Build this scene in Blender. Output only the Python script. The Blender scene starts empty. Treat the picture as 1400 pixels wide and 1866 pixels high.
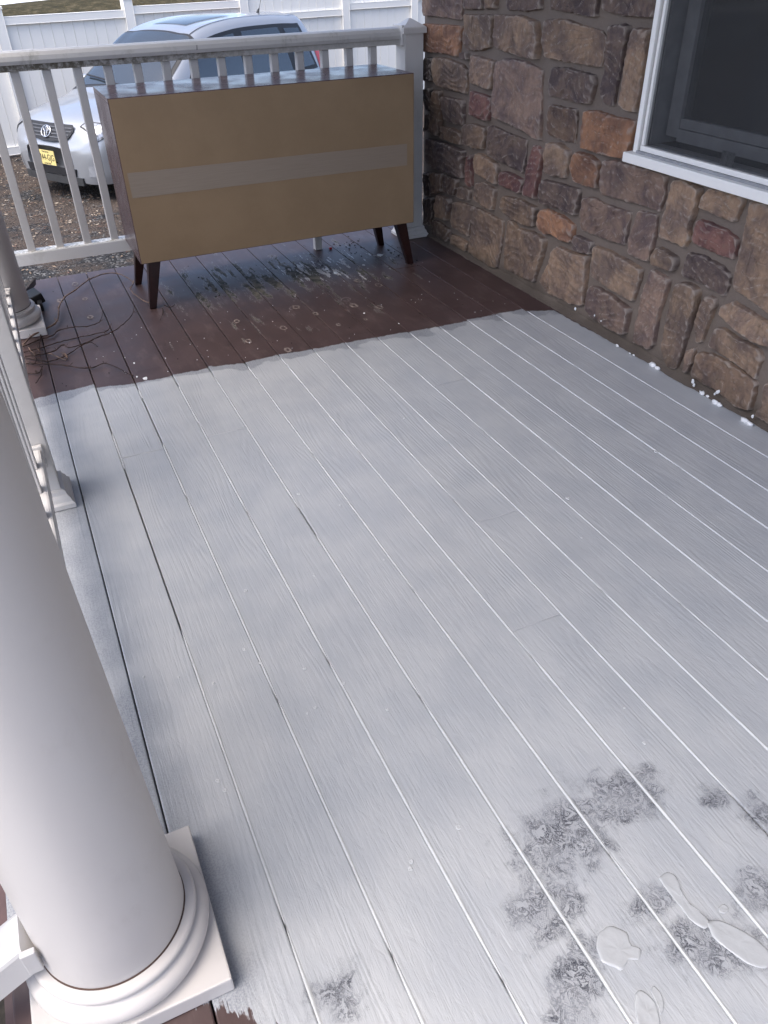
import bpy, bmesh, math, random
from mathutils import Vector, Matrix, noise
random.seed(7)
S = bpy.context.scene
COL = S.collection
R = math.radians

# ------------------------------------------------------------------ camera
CAM_R = Vector((0.90804169, -0.41838314, -0.02039236))
CAM_U = Vector((0.26123788, 0.52758084, 0.80833979))
CAM_F = Vector((0.32743712, 0.73933349, -0.58836292))
CAM_P = Vector((0, 0, 1.30194971))
FPX = 1413.26678
cd = bpy.data.cameras.new('camera')
cam = bpy.data.objects.new('camera', cd)
COL.objects.link(cam)
mw = Matrix((( CAM_R.x, CAM_U.x, -CAM_F.x, CAM_P.x), (CAM_R.y, CAM_U.y, -CAM_F.y, CAM_P.y), (CAM_R.z, CAM_U.z, -CAM_F.z, CAM_P.z), (0, 0, 0, 1)))
cam.matrix_world = mw
cd.sensor_fit = 'VERTICAL'
cd.sensor_height = 24
cd.lens = FPX / 1866 * 24
cd.clip_start = 0.02
cd.clip_end = 2000
S.camera = cam

# ------------------------------------------------------------------ sky, sun, exposure
SUN_EL, SUN_AZ = R(62), R(258)      # azimuth clockwise from +Y (north)
w = bpy.data.worlds.new('World')
S.world = w
w.use_nodes = True
nt = w.node_tree
bg = nt.nodes['Background']
sky = nt.nodes.new('ShaderNodeTexSky')
sky.sky_type = 'NISHITA'
sky.sun_disc = False
sky.sun_elevation = SUN_EL
sky.sun_rotation = SUN_AZ
sky.air_density = 0.65
sky.dust_density = 3.0
sky.ozone_density = 1.0
nt.links.new(sky.outputs[0], bg.inputs[0])
bg.inputs[1].default_value = 0.15
sd = bpy.data.lights.new('sun', 'SUN')
sd.energy = 1.0
sd.angle = R(60)
sd.color = (1.0, 0.975, 0.89)
so = bpy.data.objects.new('sun', sd)
COL.objects.link(so)
sv = Vector((math.sin(SUN_AZ) * math.cos(SUN_EL), math.cos(SUN_AZ) * math.cos(SUN_EL), math.sin(SUN_EL)))
so.rotation_euler = (-sv).to_track_quat('-Z', 'Y').to_euler()
so.location = sv * 30
S.view_settings.view_transform = 'Standard'
S.view_settings.look = 'None'
S.view_settings.exposure = 1.58
S.view_settings.gamma = 1.0
S.render.engine = 'CYCLES'
S.cycles.max_bounces = 5
S.cycles.diffuse_bounces = 3
S.cycles.transparent_max_bounces = 12
S.cycles.use_adaptive_sampling = True
S.cycles.adaptive_threshold = 0.01
S.cycles.use_denoising = True


# ------------------------------------------------------------------ helpers
def pix(u, v):
    return CAM_F + CAM_R * ((u - 700) / FPX) - CAM_U * ((v - 933) / FPX)


def at(u, v, axis, val):
    d = pix(u, v)
    return CAM_P + d * ((val - CAM_P[axis]) / d[axis])


def tag(o, label=None, cat=None, group=None, kind=None):
    if label: o['label'] = label
    if cat: o['category'] = cat
    if group: o['group'] = group
    if kind: o['kind'] = kind
    return o


def empty(name, loc, label, cat, group=None, rz=0):
    o = bpy.data.objects.new(name, None)
    o.empty_display_size = 0.1
    o.location = loc
    o.rotation_euler = (0, 0, rz)
    COL.objects.link(o)
    return tag(o, label, cat, group)


def link(name, me, parent=None, loc=None):
    """mesh in world coordinates; under an unrotated Empty the offset is undone"""
    o = bpy.data.objects.new(name, me)
    COL.objects.link(o)
    if parent:
        o.parent = parent
        if parent.parent is None and parent.type == 'EMPTY' and not parent.get('local'):
            o.location = -parent.location
    if loc:
        o.location = o.location + Vector(loc)
    return o


def mk(name, verts, faces, mat, parent=None, smooth=False, loc=None):
    me = bpy.data.meshes.new(name)
    me.from_pydata([tuple(v) for v in verts], [], faces)
    me.materials.append(mat)
    if smooth:
        me.polygons.foreach_set('use_smooth', [True] * len(me.polygons))
    me.update()
    return link(name, me, parent, loc)


def bm_obj(name, bm, mat, parent=None, smooth=False, loc=None):
    me = bpy.data.meshes.new(name)
    bm.to_mesh(me)
    bm.free()
    for m in (mat if isinstance(mat, (list, tuple)) else [mat]):
        me.materials.append(m)
    if smooth:
        me.polygons.foreach_set('use_smooth', [True] * len(me.polygons))
    return link(name, me, parent, loc)


def box_bm(x0, x1, y0, y1, z0, z1, bev=0.0, seg=2, bm=None):
    bm = bm or bmesh.new()
    g = bmesh.ops.create_cube(bm, size=1)
    for v in g['verts']:
        v.co = Vector(((x0 + x1) / 2 + v.co.x * (x1 - x0), (y0 + y1) / 2 + v.co.y * (y1 - y0), (z0 + z1) / 2 + v.co.z * (z1 - z0)))
    if bev > 0:
        es = list({e for v in g['verts'] for e in v.link_edges})
        bmesh.ops.bevel(bm, geom=es, offset=bev, segments=seg, affect='EDGES', profile=0.6)
    return bm


def box(name, x0, x1, y0, y1, z0, z1, mat, parent=None, bev=0.0, loc=None):
    return bm_obj(name, box_bm(x0, x1, y0, y1, z0, z1, bev), mat, parent, False, loc)


def lathe(name, prof, cx, cy, mat, parent=None, n=64):
    vs, fs = [], []
    for r, z in prof:
        for i in range(n):
            a = 2 * math.pi * i / n
            vs.append((cx + r * math.cos(a), cy + r * math.sin(a), z))
    for k in range(len(prof) - 1):
        for i in range(n):
            j = (i + 1) % n
            fs.append((k * n + i, k * n + j, (k + 1) * n + j, (k + 1) * n + i))
    fs.append(tuple(range(n))[::-1])
    fs.append(tuple((len(prof) - 1) * n + i for i in range(n)))
    o = mk(name, vs, fs, mat, parent, True)
    return o


def extrude(name, prof, a, b, mat, parent=None, smooth=False):
    """sweep a closed (side, up) profile straight from a to b"""
    a, b = Vector(a), Vector(b)
    d = (b - a).normalized()
    side = d.cross(Vector((0, 0, 1))).normalized()
    up = side.cross(d)
    n = len(prof)
    vs = [a + side * s + up * t for s, t in prof] + [b + side * s + up * t for s, t in prof]
    fs = [(i, (i + 1) % n, n + (i + 1) % n, n + i) for i in range(n)]
    fs += [tuple(range(n))[::-1], tuple(range(n, 2 * n))]
    return mk(name, vs, fs, mat, parent, smooth)


def tube(bm, pts, rad, n=6, closed=False):
    pts = [Vector(p) for p in pts]
    rings = []
    for i, p in enumerate(pts):
        if closed:
            d = pts[(i + 1) % len(pts)] - pts[i - 1]
        else:
            d = pts[min(i + 1, len(pts) - 1)] - pts[max(i - 1, 0)]
        d.normalize()
        a = d.cross(Vector((0.13, 0.21, 1))).normalized()
        b = d.cross(a)
        r = rad[i] if isinstance(rad, (list, tuple)) else rad
        rings.append([bm.verts.new(p + (a * math.cos(t) + b * math.sin(t)) * r) for t in [2 * math.pi * k / n for k in range(n)]])
    m = len(rings)
    for i in range(m if closed else m - 1):
        A, B = rings[i], rings[(i + 1) % m]
        for k in range(n):
            bm.faces.new((A[k], A[(k + 1) % n], B[(k + 1) % n], B[k]))
    if not closed:
        bm.faces.new(rings[0][::-1])
        bm.faces.new(rings[-1])
    return bm


def spline(pts, k=6):
    pts = [Vector(p) for p in pts]
    out = []
    for i in range(len(pts) - 1):
        p0, p1, p2, p3 = pts[max(i - 1, 0)], pts[i], pts[i + 1], pts[min(i + 2, len(pts) - 1)]
        for j in range(k):
            t = j / k
            out.append(0.5 * ((2 * p1) + (p2 - p0) * t + (2 * p0 - 5 * p1 + 4 * p2 - p3) * t * t + (3 * p1 - p0 - 3 * p2 + p3) * t ** 3))
    out.append(pts[-1])
    return out


# ------------------------------------------------------------------ materials
class NT:
    """small helper for node materials"""
    def __init__(self, name):
        self.m = bpy.data.materials.new(name)
        self.m.use_nodes = True
        self.t = self.m.node_tree
        self.b = self.t.nodes['Principled BSDF']
        self.geo = None

    def n(self, typ, **kw):
        nd = self.t.nodes.new(typ)
        for k, v in kw.items():
            setattr(nd, k, v)
        return nd

    def put(self, sock, val):
        if val is None:
            return
        if isinstance(val, (int, float)):
            sock.default_value = val
        elif isinstance(val, (tuple, list)):
            sock.default_value = tuple(val) + ((1,) if sock.type == 'RGBA' and len(val) == 3 else ())
        else:
            self.t.links.new(val, sock)

    def M(self, op, a, b=None, c=None, clamp=False):
        nd = self.n('ShaderNodeMath', operation=op, use_clamp=clamp)
        for i, v in enumerate((a, b, c)):
            self.put(nd.inputs[i], v)
        return nd.outputs[0]

    def pos(self):
        if not self.geo:
            self.geo = self.n('ShaderNodeNewGeometry')
        return self.geo.outputs['Position']

    def obj(self):
        return self.n('ShaderNodeTexCoord').outputs['Object']

    def rnd(self):
        return self.n('ShaderNodeObjectInfo').outputs['Random']

    def xyz(self, v):
        nd = self.n('ShaderNodeSeparateXYZ')
        self.put(nd.inputs[0], v)
        return nd.outputs

    def vec(self, x, y, z):
        nd = self.n('ShaderNodeCombineXYZ')
        for i, v in enumerate((x, y, z)):
            self.put(nd.inputs[i], v)
        return nd.outputs[0]

    def map(self, v, scale=(1, 1, 1), loc=(0, 0, 0), rot=(0, 0, 0)):
        nd = self.n('ShaderNodeMapping')
        self.put(nd.inputs[0], v)
        nd.inputs[1].default_value = loc
        nd.inputs[2].default_value = rot
        nd.inputs[3].default_value = scale
        return nd.outputs[0]

    def noise(self, v, scale, detail=3, rough=0.55, dist=0.0, col=False):
        nd = self.n('ShaderNodeTexNoise')
        self.put(nd.inputs['Vector'], v)
        nd.inputs['Scale'].default_value = scale
        nd.inputs['Detail'].default_value = detail
        nd.inputs['Roughness'].default_value = rough
        nd.inputs['Distortion'].default_value = dist
        return nd.outputs[1 if col else 0]

    def voro(self, v, scale, feature='F1', out='Distance', rand=1.0):
        nd = self.n('ShaderNodeTexVoronoi', feature=feature)
        self.put(nd.inputs['Vector'], v)
        nd.inputs['Scale'].default_value = scale
        nd.inputs['Randomness'].default_value = rand
        return nd.outputs[out]

    def step(self, v, a, b, lo=0.0, hi=1.0):
        nd = self.n('ShaderNodeMapRange', interpolation_type='SMOOTHSTEP')
        self.put(nd.inputs[0], v)
        self.put(nd.inputs[1], a)
        self.put(nd.inputs[2], b)
        nd.inputs[3].default_value = lo
        nd.inputs[4].default_value = hi
        return nd.outputs[0]

    def mix(self, f, a, b, typ='MIX'):
        nd = self.n('ShaderNodeMix', data_type='RGBA', blend_type=typ)
        self.put(nd.inputs[0], f)
        self.put(nd.inputs[6], a)
        self.put(nd.inputs[7], b)
        return nd.outputs[2]

    def ramp(self, f, stops):
        nd = self.n('ShaderNodeValToRGB')
        e = nd.color_ramp.elements
        while len(e) < len(stops):
            e.new(0.5)
        for el, (p, c) in zip(e, stops):
            el.position = p
            el.color = tuple(c) + (1,)
        self.put(nd.inputs[0], f)
        return nd.outputs[0]

    def attr(self, name, out='Vector'):
        nd = self.n('ShaderNodeAttribute', attribute_type='OBJECT', attribute_name=name)
        return nd.outputs[out]

    def bump(self, h, dist, strength=1.0, prev=None):
        nd = self.n('ShaderNodeBump')
        self.put(nd.inputs['Height'], h)
        nd.inputs['Distance'].default_value = dist
        nd.inputs['Strength'].default_value = strength
        if prev:
            self.put(nd.inputs['Normal'], prev)
        return nd.outputs[0]

    def out(self, col=None, rough=None, metal=None, normal=None, spec=None, coat=None, alpha=None):
        self.put(self.b.inputs['Base Color'], col)
        self.put(self.b.inputs['Roughness'], rough)
        self.put(self.b.inputs['Metallic'], metal)
        self.put(self.b.inputs['Normal'], normal)
        self.put(self.b.inputs['Specular IOR Level'], spec)
        self.put(self.b.inputs['Coat Weight'], coat)
        self.put(self.b.inputs['Alpha'], alpha)
        return self.m


def simple(name, col, rough=0.5, metal=0.0, var=0.12, scale=20, coat=None, spec=None):
    k = NT(name)
    f = k.noise(k.obj(), scale, 4)
    c = k.mix(k.step(f, 0.3, 0.7), [x * (1 - var) for x in col], [min(1, x * (1 + var)) for x in col])
    return k.out(c, rough, metal, None, spec, coat)


def m_vinyl(name, col, dirt, dcol=(0.16, 0.14, 0.10), rough=0.42):
    k = NT(name)
    p = k.pos()
    n1 = k.noise(p, 9, 5, 0.65)
    n2 = k.noise(k.map(p, (1, 1, 0.3)), 60, 4, 0.7)
    f = k.M('MULTIPLY', k.step(n1, 0.48, 0.75), k.step(n2, 0.35, 0.75))
    sp = k.step(k.voro(p, 38), 0.0, 0.09, 1, 0)
    sp = k.M('MULTIPLY', sp, k.step(n1, 0.55, 0.62))
    f = k.M('ADD', k.M('MULTIPLY', f, dirt), k.M('MULTIPLY', sp, dirt * 0.5), clamp=True)
    c = k.mix(f, col, dcol)
    return k.out(c, rough, normal=k.bump(n2, 0.0006, 0.25))


VIN = m_vinyl('white_vinyl', (0.57, 0.55, 0.53), 0.22)
VIN_COL = m_vinyl('column_white', (0.60, 0.567, 0.54), 0.16, (0.30, 0.24, 0.2), 0.45)
VIN_TOP = m_vinyl('weathered_rail_white', (0.56, 0.545, 0.525), 0.8, (0.20, 0.19, 0.14))


def m_mildew():
    k = NT('mildewed_rail')
    p = k.pos()
    n = k.noise(p, 45, 6, 0.75)
    n2 = k.noise(p, 5, 3)
    x = k.xyz(p)[0]
    f = k.M('ADD', k.step(n, 0.3, 0.62), k.M('MULTIPLY', k.M('SUBTRACT', n2, 0.5), 1.2))
    f = k.M('MULTIPLY', f, k.step(x, 0.5, 1.6, 1.0, 0.2), clamp=True)
    c = k.mix(f, (0.55, 0.53, 0.50), (0.13, 0.115, 0.085))
    return k.out(c, 0.7, normal=k.bump(n, 0.001, 0.4))


MILDEW = m_mildew()


def m_foot_rail():
    k = NT('bottom_rail_white')
    g = k.pos()
    nz = k.xyz(k.geo.outputs['Normal'])[2]
    n = k.noise(g, 70, 5, 0.7)
    f = k.M('MULTIPLY', k.step(nz, 0.5, 0.8), k.step(n, 0.42, 0.62))
    c = k.mix(k.M('MULTIPLY', f, 0.7), (0.74, 0.73, 0.71), (0.2, 0.19, 0.14))
    c = k.mix(k.M('MULTIPLY', k.step(k.noise(g, 8, 5, 0.7), 0.5, 0.75), 0.25), c, (0.25, 0.23, 0.18))
    return k.out(c, 0.45)


FOOT = m_foot_rail()


def m_deck(zone):
    """zone: near (rolled patches), mid, edge (the wet edge), far (old brown coat); all share world-space patterns"""
    k = NT('deck_paint_' + zone if zone != 'far' else 'deck_brown')
    near, mid, wet, far = [zone == q for q in ('near', 'mid', 'edge', 'far')]
    p = k.pos()
    r = k.rnd()
    x, y, z = k.xyz(p)
    n_m = k.noise(p, 26, 3, 0.6)
    n_b = k.noise(p, 7, 2, 0.55)

    def ell(cx, cy, rx, ry, rot):
        c_, s_ = math.cos(R(rot)), math.sin(R(rot))
        dx, dy = k.M('SUBTRACT', x, cx), k.M('SUBTRACT', y, cy)
        a = k.M('ADD', k.M('MULTIPLY', dx, c_ / rx), k.M('MULTIPLY', dy, s_ / rx))
        b = k.M('ADD', k.M('MULTIPLY', dx, -s_ / ry), k.M('MULTIPLY', dy, c_ / ry))
        q = k.M('SQRT', k.M('ADD', k.M('MULTIPLY', a, a), k.M('MULTIPLY', b, b)))
        return k.M('SUBTRACT', 1.0, q)

    brown = None
    if not mid:
        n_br = k.noise(k.vec(x, k.M('MULTIPLY', y, 0.3), 0.0), 16, 4, 0.7)
        brown = k.mix(k.step(n_b, 0.3, 0.7), (0.056, 0.033, 0.031), (0.076, 0.046, 0.044))
        brown = k.mix(k.M('MULTIPLY', k.step(n_br, 0.5, 0.75), 0.5), brown, (0.15, 0.105, 0.098))
        brown = k.mix(k.M('MULTIPLY', k.step(n_b, 0.62, 0.75), 0.35), brown, (0.06, 0.046, 0.04))
    if far:
        wn = k.noise(k.vec(k.M('ADD', x, k.M('MULTIPLY', r, 3.0)), k.M('MULTIPLY', y, 0.17), r), 17, 5, 0.72)
        wr = k.M('ADD', ell(1.10, 3.60, 0.75, 0.60, 0), k.M('MULTIPLY', k.M('SUBTRACT', wn, 0.5), 5.5))
        worn = k.step(wr, 0.86, 0.98)
        rim = k.M('MULTIPLY', k.step(wr, 0.70, 0.85), k.step(wr, 0.85, 0.91, 1, 0))
        wood = k.mix(k.step(n_m, 0.35, 0.65), (0.04, 0.037, 0.028), (0.14, 0.125, 0.10))
        cf = k.M('ADD', ell(1.32, 3.66, 0.42, 0.40, 0), k.M('MULTIPLY', k.M('SUBTRACT', k.noise(k.vec(k.M('ADD', x, k.M('MULTIPLY', r, 7.0)), k.M('MULTIPLY', y, 0.2), 1.7), 30, 4, 0.7), 0.5), 5.6))
        chip = k.step(cf, 1.02, 1.10)
        brown = k.mix(k.M('MULTIPLY', rim, 0.5), brown, (0.30, 0.27, 0.25))
        brown = k.mix(worn, brown, wood)
        brown = k.mix(chip, brown, (0.5, 0.47, 0.46))
        rg = k.M('SUBTRACT', k.M('ADD', k.voro(p, 5.2), k.M('MULTIPLY', n_m, 0.10)), 0.16)
        ring = k.M('MULTIPLY', k.step(k.M('ABSOLUTE', rg), 0.0, 0.02, 1, 0), k.step(ell(1.15, 3.12, 0.75, 0.34, 0), 0.0, 0.4))
        brown = k.mix(k.M('MULTIPLY', k.M('MULTIPLY', ring, k.step(n_m, 0.42, 0.55)), 0.7), brown, (0.36, 0.31, 0.29))
        h = k.M('ADD', k.M('MULTIPLY', n_br, 0.6), k.M('SUBTRACT', k.M('MULTIPLY', chip, 0.5), k.M('MULTIPLY', worn, 0.6)))
        rough = k.mix(worn, k.mix(n_b, (0.36, 0.36, 0.36), (0.6, 0.6, 0.6)), (0.8, 0.8, 0.8))
        return k.out(brown, rough, normal=k.bump(h, 0.0011, 0.5))
    # ---- paint film
    off = k.M('MULTIPLY', r, 37.0)
    xo = k.M('ADD', x, off)
    warp = k.noise(k.vec(xo, k.M('MULTIPLY', k.M('ADD', y, off), 0.10), off), 7, 2, 0.5)
    rings = k.M('SINE', k.M('ADD', k.M('MULTIPLY', x, 300.0), k.M('MULTIPLY', warp, 125.0)))
    fine = k.noise(k.vec(xo, k.M('MULTIPLY', y, 0.05), off), 210, 2, 0.6)
    amt = k.step(k.M('FRACT', k.M('MULTIPLY', warp, 5.0)), 0.2, 0.8, 0.08, 1.0)
    h = k.M('ADD', k.M('MULTIPLY', k.M('MULTIPLY', rings, amt), 0.17), k.M('MULTIPLY', fine, 0.85))
    base = k.mix(k.step(n_b, 0.3, 0.7), PAINT_A, PAINT_B)
    base = k.mix(k.M('MULTIPLY', k.step(fine, 0.35, 0.65), 0.14), base, PAINT_C)
    stip = k.noise(p, 300, 2, 0.6)
    # thin coat by the left rail
    left = k.M('ADD', k.M('MULTIPLY', k.M('SUBTRACT', n_b, 0.5), 0.16), x)
    left = k.M('ADD', left, k.step(y, 0.7, 1.4, -0.05, 0.03))
    thin = k.M('MULTIPLY', k.step(left, -0.10, 0.035, 1, 0), k.step(y, 2.2, 3.0, 0.75, 0.3))
    cov = None
    wd = k.M('ADD', k.M('SUBTRACT', 2.024, x), k.M('MULTIPLY', k.M('SUBTRACT', n_m, 0.5), 0.02))
    wd = k.M('ADD', wd, k.step(y, 1.9, 2.6, 0.03, 0.0))
    cov = k.step(wd, -0.001, 0.002)
    dark = None
    if wet:
        e = k.xyz(k.attr('paint_edge'))
        d = k.M('SUBTRACT', k.M('ADD', e[0], k.M('MULTIPLY', e[1], k.M('SUBTRACT', x, e[2]))), y)
        d = k.M('ADD', d, k.M('MULTIPLY', k.M('SUBTRACT', n_m, 0.5), 0.035))
        d = k.M('ADD', d, k.M('MULTIPLY', k.M('SUBTRACT', stip, 0.5), 0.012))
        cov = k.M('MULTIPLY', cov, k.step(d, -0.002, 0.003))
        te = k.step(k.M('ADD', d, k.M('MULTIPLY', k.M('SUBTRACT', n_b, 0.5), 0.20)), 0.036, 0.048, 1, 0)
        thin = k.M('MAXIMUM', thin, te)
    if near:
        bd = k.M('ADD', k.M('SUBTRACT', y, 0.565), k.M('MULTIPLY', k.M('ADD', x, 0.02), 0.9))
        bd = k.M('ADD', bd, k.M('MULTIPLY', k.M('SUBTRACT', n_m, 0.5), 0.09))
        bd = k.M('ADD', bd, k.M('MULTIPLY', k.M('SUBTRACT', fine, 0.5), 0.05))
        bd = k.M('MAXIMUM', bd, k.M('SUBTRACT', x, 0.085))
        cov = k.M('MULTIPLY', cov, k.step(bd, -0.003, 0.006))
        pf = None
        for a in ((0.61, 0.595, 0.15, 0.10, 28), (0.75, 0.61, 0.11, 0.075, -10), (0.50, 0.50, 0.10, 0.065, 20), (0.90, 0.535, 0.05, 0.035, 10), (0.835, 0.37, 0.07, 0.06, 0),
                  (0.47, 0.375, 0.12, 0.055, 35), (0.66, 0.43, 0.07, 0.035, 0), (0.70, 0.33, 0.13, 0.06, -20), (0.13, 0.525, 0.065, 0.05, 0), (0.95, 0.47, 0.04, 0.07, 0)):
            f = ell(*a)
            pf = f if pf is None else k.M('MAXIMUM', pf, f)
        pf = k.M('ADD', pf, k.M('MULTIPLY', k.M('SUBTRACT', n_m, 0.5), 1.7))
        pf = k.M('ADD', pf, k.M('MULTIPLY', k.M('SUBTRACT', n_b, 0.5), 1.0))
        patch_ = k.step(pf, 0.0, 0.7)
        sp1 = k.noise(k.vec(x, k.M('MULTIPLY', y, 0.75), 0.0), 52, 5, 0.82, 1.3)
        lines = k.step(k.M('ABSOLUTE', k.M('SUBTRACT', sp1, 0.5)), 0.012, 0.045, 1, 0)
        blot = k.step(sp1, 0.47, 0.70)
        mesh_ = k.step(k.M('MULTIPLY', k.M('SINE', k.M('MULTIPLY', k.M('ADD', x, k.M('MULTIPLY', sp1, 0.01)), 1500.0)), k.M('SINE', k.M('MULTIPLY', y, 1300.0))), -0.2, 0.6)
        dark = k.M('ADD', k.M('MULTIPLY', lines, k.M('ADD', 0.45, k.M('MULTIPLY', stip, 0.6))), k.M('MULTIPLY', blot, k.M('ADD', 0.12, k.M('MULTIPLY', mesh_, 0.38))))
        dark = k.M('MULTIPLY', dark, k.step(k.noise(p, 19, 2), 0.36, 0.60, 0.5, 1.15))
        dark = k.M('MULTIPLY', patch_, dark, clamp=True)
    thin_c = k.M('MULTIPLY', thin, k.M('ADD', 0.30, k.M('MULTIPLY', k.step(stip, 0.42, 0.62), 0.5)), clamp=True)
    paint = k.mix(thin_c, base, (0.15, 0.16, 0.19))
    if dark is not None:
        paint = k.mix(k.M('MULTIPLY', patch_, 0.18), paint, (0.19, 0.2, 0.235))
    if dark is not None:
        paint = k.mix(dark, paint, (0.022, 0.024, 0.04))
        h = k.M('SUBTRACT', h, k.M('MULTIPLY', dark, 0.8))
    else:
        dent = k.M('MULTIPLY', k.step(k.voro(k.map(p, (1, 0.7, 1)), 11), 0.03, 0.06, 1, 0), 0.25)
        paint = k.mix(dent, paint, (0.3, 0.31, 0.35))
    lumps = k.noise(k.vec(x, k.M('MULTIPLY', y, 0.35), 0.0), 60, 3, 0.55, 0.9)
    h = k.M('ADD', h, k.M('MULTIPLY', lumps, k.step(y, 0.3, 1.7, 1.7, 0.35)))
    h = k.M('ADD', h, k.M('MULTIPLY', stip, 0.18))
    rough = k.mix(n_b, (0.30, 0.30, 0.30), (0.38, 0.38, 0.38))
    col = paint
    if brown is not None:
        col = k.mix(cov, brown, paint)
        h = k.M('ADD', k.M('MULTIPLY', h, k.M('ADD', k.M('MULTIPLY', cov, 0.75), 0.25)), k.M('MULTIPLY', cov, 0.55))
        rough = k.mix(cov, (0.5, 0.5, 0.5), rough)
    else:
        col = k.mix(cov, (0.10, 0.065, 0.06), paint)
    return k.out(col, rough, normal=k.bump(h, 0.0013, 0.68))


PAINT_A, PAINT_B, PAINT_C = (0.405, 0.418, 0.436), (0.462, 0.471, 0.479), (0.36, 0.376, 0.405)
DECKS = [m_deck(q) for q in ('near', 'mid', 'edge', 'far')]


def m_bead():
    k = NT('wet_paint')
    p = k.pos()
    n = k.noise(p, 60, 3)
    c = k.mix(n, (0.51, 0.52, 0.527), (0.59, 0.598, 0.60))
    return k.out(c, 0.22, normal=k.bump(n, 0.0015, 0.5))


BEAD = m_bead()
CHIPW = simple('dried_white_paint', (0.78, 0.78, 0.78), 0.4, var=0.08, scale=60)
UNDER = simple('dark_wood', (0.02, 0.017, 0.015), 0.9)
BROWN = simple('brown_deck_edge', (0.11, 0.062, 0.06), 0.5, var=0.2, scale=9)


def m_stone():
    k = NT('veneer_stone')
    p = k.pos()
    r = k.rnd()
    base = k.attr('stone_color', 'Vector')
    off = k.M('MULTIPLY', r, 40.0)
    x, y, z = k.xyz(p)
    v = k.vec(x, k.M('ADD', y, off), z)
    n1 = k.noise(v, 9, 5, 0.65, 0.4)
    n2 = k.noise(k.map(v, (1, 1, 0.35), (0, 0, 0), (R(18), 0, 0)), 48, 5, 0.7)
    n3 = k.noise(v, 140, 4, 0.7)
    n4 = k.noise(v, 22, 3, 0.6)
    c = k.mix(k.step(n1, 0.35, 0.66), k.mix(1.0, base, (0.62, 0.60, 0.66), 'MULTIPLY'), k.mix(1.0, base, (1.22, 1.12, 1.0), 'MULTIPLY'))
    c = k.mix(k.M('MULTIPLY', k.step(n4, 0.55, 0.7), 0.35), c, (0.19, 0.145, 0.105))
    c = k.mix(k.M('MULTIPLY', k.step(n2, 0.5, 0.75), 0.45), c, k.mix(1.0, c, (1.5, 1.45, 1.4), 'MULTIPLY'))
    c = k.mix(k.M('MULTIPLY', k.step(n2, 0.3, 0.46, 1, 0), 0.5), c, k.mix(1.0, c, (0.55, 0.53, 0.52), 'MULTIPLY'))
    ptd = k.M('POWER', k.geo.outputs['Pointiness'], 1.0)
    c = k.mix(k.step(ptd, 0.508, 0.56, 0, 0.6), c, (0.42, 0.36, 0.31))  # paler convex edges: highlights put into the stone colour
    # damp dirt splashed on the lowest course
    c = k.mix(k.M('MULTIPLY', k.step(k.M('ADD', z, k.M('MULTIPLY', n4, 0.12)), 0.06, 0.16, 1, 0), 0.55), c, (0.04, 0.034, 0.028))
    h = k.M('ADD', k.M('MULTIPLY', n2, 0.8), k.M('ADD', k.M('MULTIPLY', n3, 0.35), k.M('MULTIPLY', n1, 1.2)))
    return k.out(c, 0.88, normal=k.bump(h, 0.012, 0.9), spec=0.25)


STONE = m_stone()


def m_mortar():
    k = NT('mortar')
    p = k.pos()
    n = k.noise(p, 160, 4, 0.7)
    n1 = k.noise(p, 8, 4)
    z = k.xyz(p)[2]
    c = k.mix(n1, (0.165, 0.131, 0.109), (0.215, 0.174, 0.146))
    c = k.mix(k.M('MULTIPLY', k.step(n, 0.55, 0.7), 0.4), c, (0.24, 0.2, 0.16))
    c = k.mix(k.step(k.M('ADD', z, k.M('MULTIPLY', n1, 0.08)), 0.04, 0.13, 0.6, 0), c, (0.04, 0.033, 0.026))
    h = k.M('ADD', n, k.M('MULTIPLY', k.noise(p, 26, 3), 1.6))
    return k.out(c, 0.95, normal=k.bump(h, 0.006, 0.7), spec=0.2)


MORTAR = m_mortar()


def m_mdf():
    k = NT('brown_hardboard')
    p = k.pos()
    n = k.noise(p, 5, 4, 0.6)
    f = k.noise(k.map(p, (1, 1, 0.4)), 380, 3, 0.6)
    c = k.mix(k.step(n, 0.3, 0.7), (0.250, 0.170, 0.095), (0.288, 0.199, 0.114))
    c = k.mix(k.M('MULTIPLY', f, 0.3), c, (0.21, 0.143, 0.083))
    return k.out(c, 0.62, normal=k.bump(f, 0.0004, 0.3))


MDF = m_mdf()


def m_tape():
    k = NT('packing_tape')
    p = k.pos()
    x, y, z = k.xyz(p)
    rib = k.noise(k.vec(k.M('MULTIPLY', x, 0.03), 0.0, z), 240, 3, 0.6)
    c = k.mix(rib, (0.225, 0.175, 0.128), (0.305, 0.25, 0.198))
    return k.out(c, 0.3, normal=k.bump(rib, 0.0006, 0.35))


TAPE = m_tape()


def m_laminate():
    k = NT('plum_laminate')
    p = k.pos()
    n = k.noise(k.map(p, (0.4, 3, 3)), 6, 4)
    sm = k.noise(p, 7, 4, 0.6)
    c = k.mix(n, (0.062, 0.034, 0.038), (0.085, 0.048, 0.053))
    ro = k.step(sm, 0.3, 0.7, 0.17, 0.30)
    return k.out(c, ro, spec=0.3)


LAM = m_laminate()
LEGM = simple('dark_cherry_wood', (0.022, 0.007, 0.006), 0.35, var=0.3, scale=30)
BLACKP = simple('black_plastic', (0.010, 0.010, 0.011), 0.5, spec=0.25)
GREYP = simple('grey_panel', (0.10, 0.095, 0.10), 0.35)
RED = simple('red_plastic', (0.45, 0.02, 0.02), 0.35)
TWIG = simple('dry_twig', (0.035, 0.018, 0.013), 0.85, var=0.5, scale=40)
TWIG2 = simple('pale_twig', (0.17, 0.11, 0.08), 0.8, var=0.4, scale=40)
FLAKE = simple('old_paint_flake', (0.02, 0.016, 0.015), 0.8)


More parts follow.
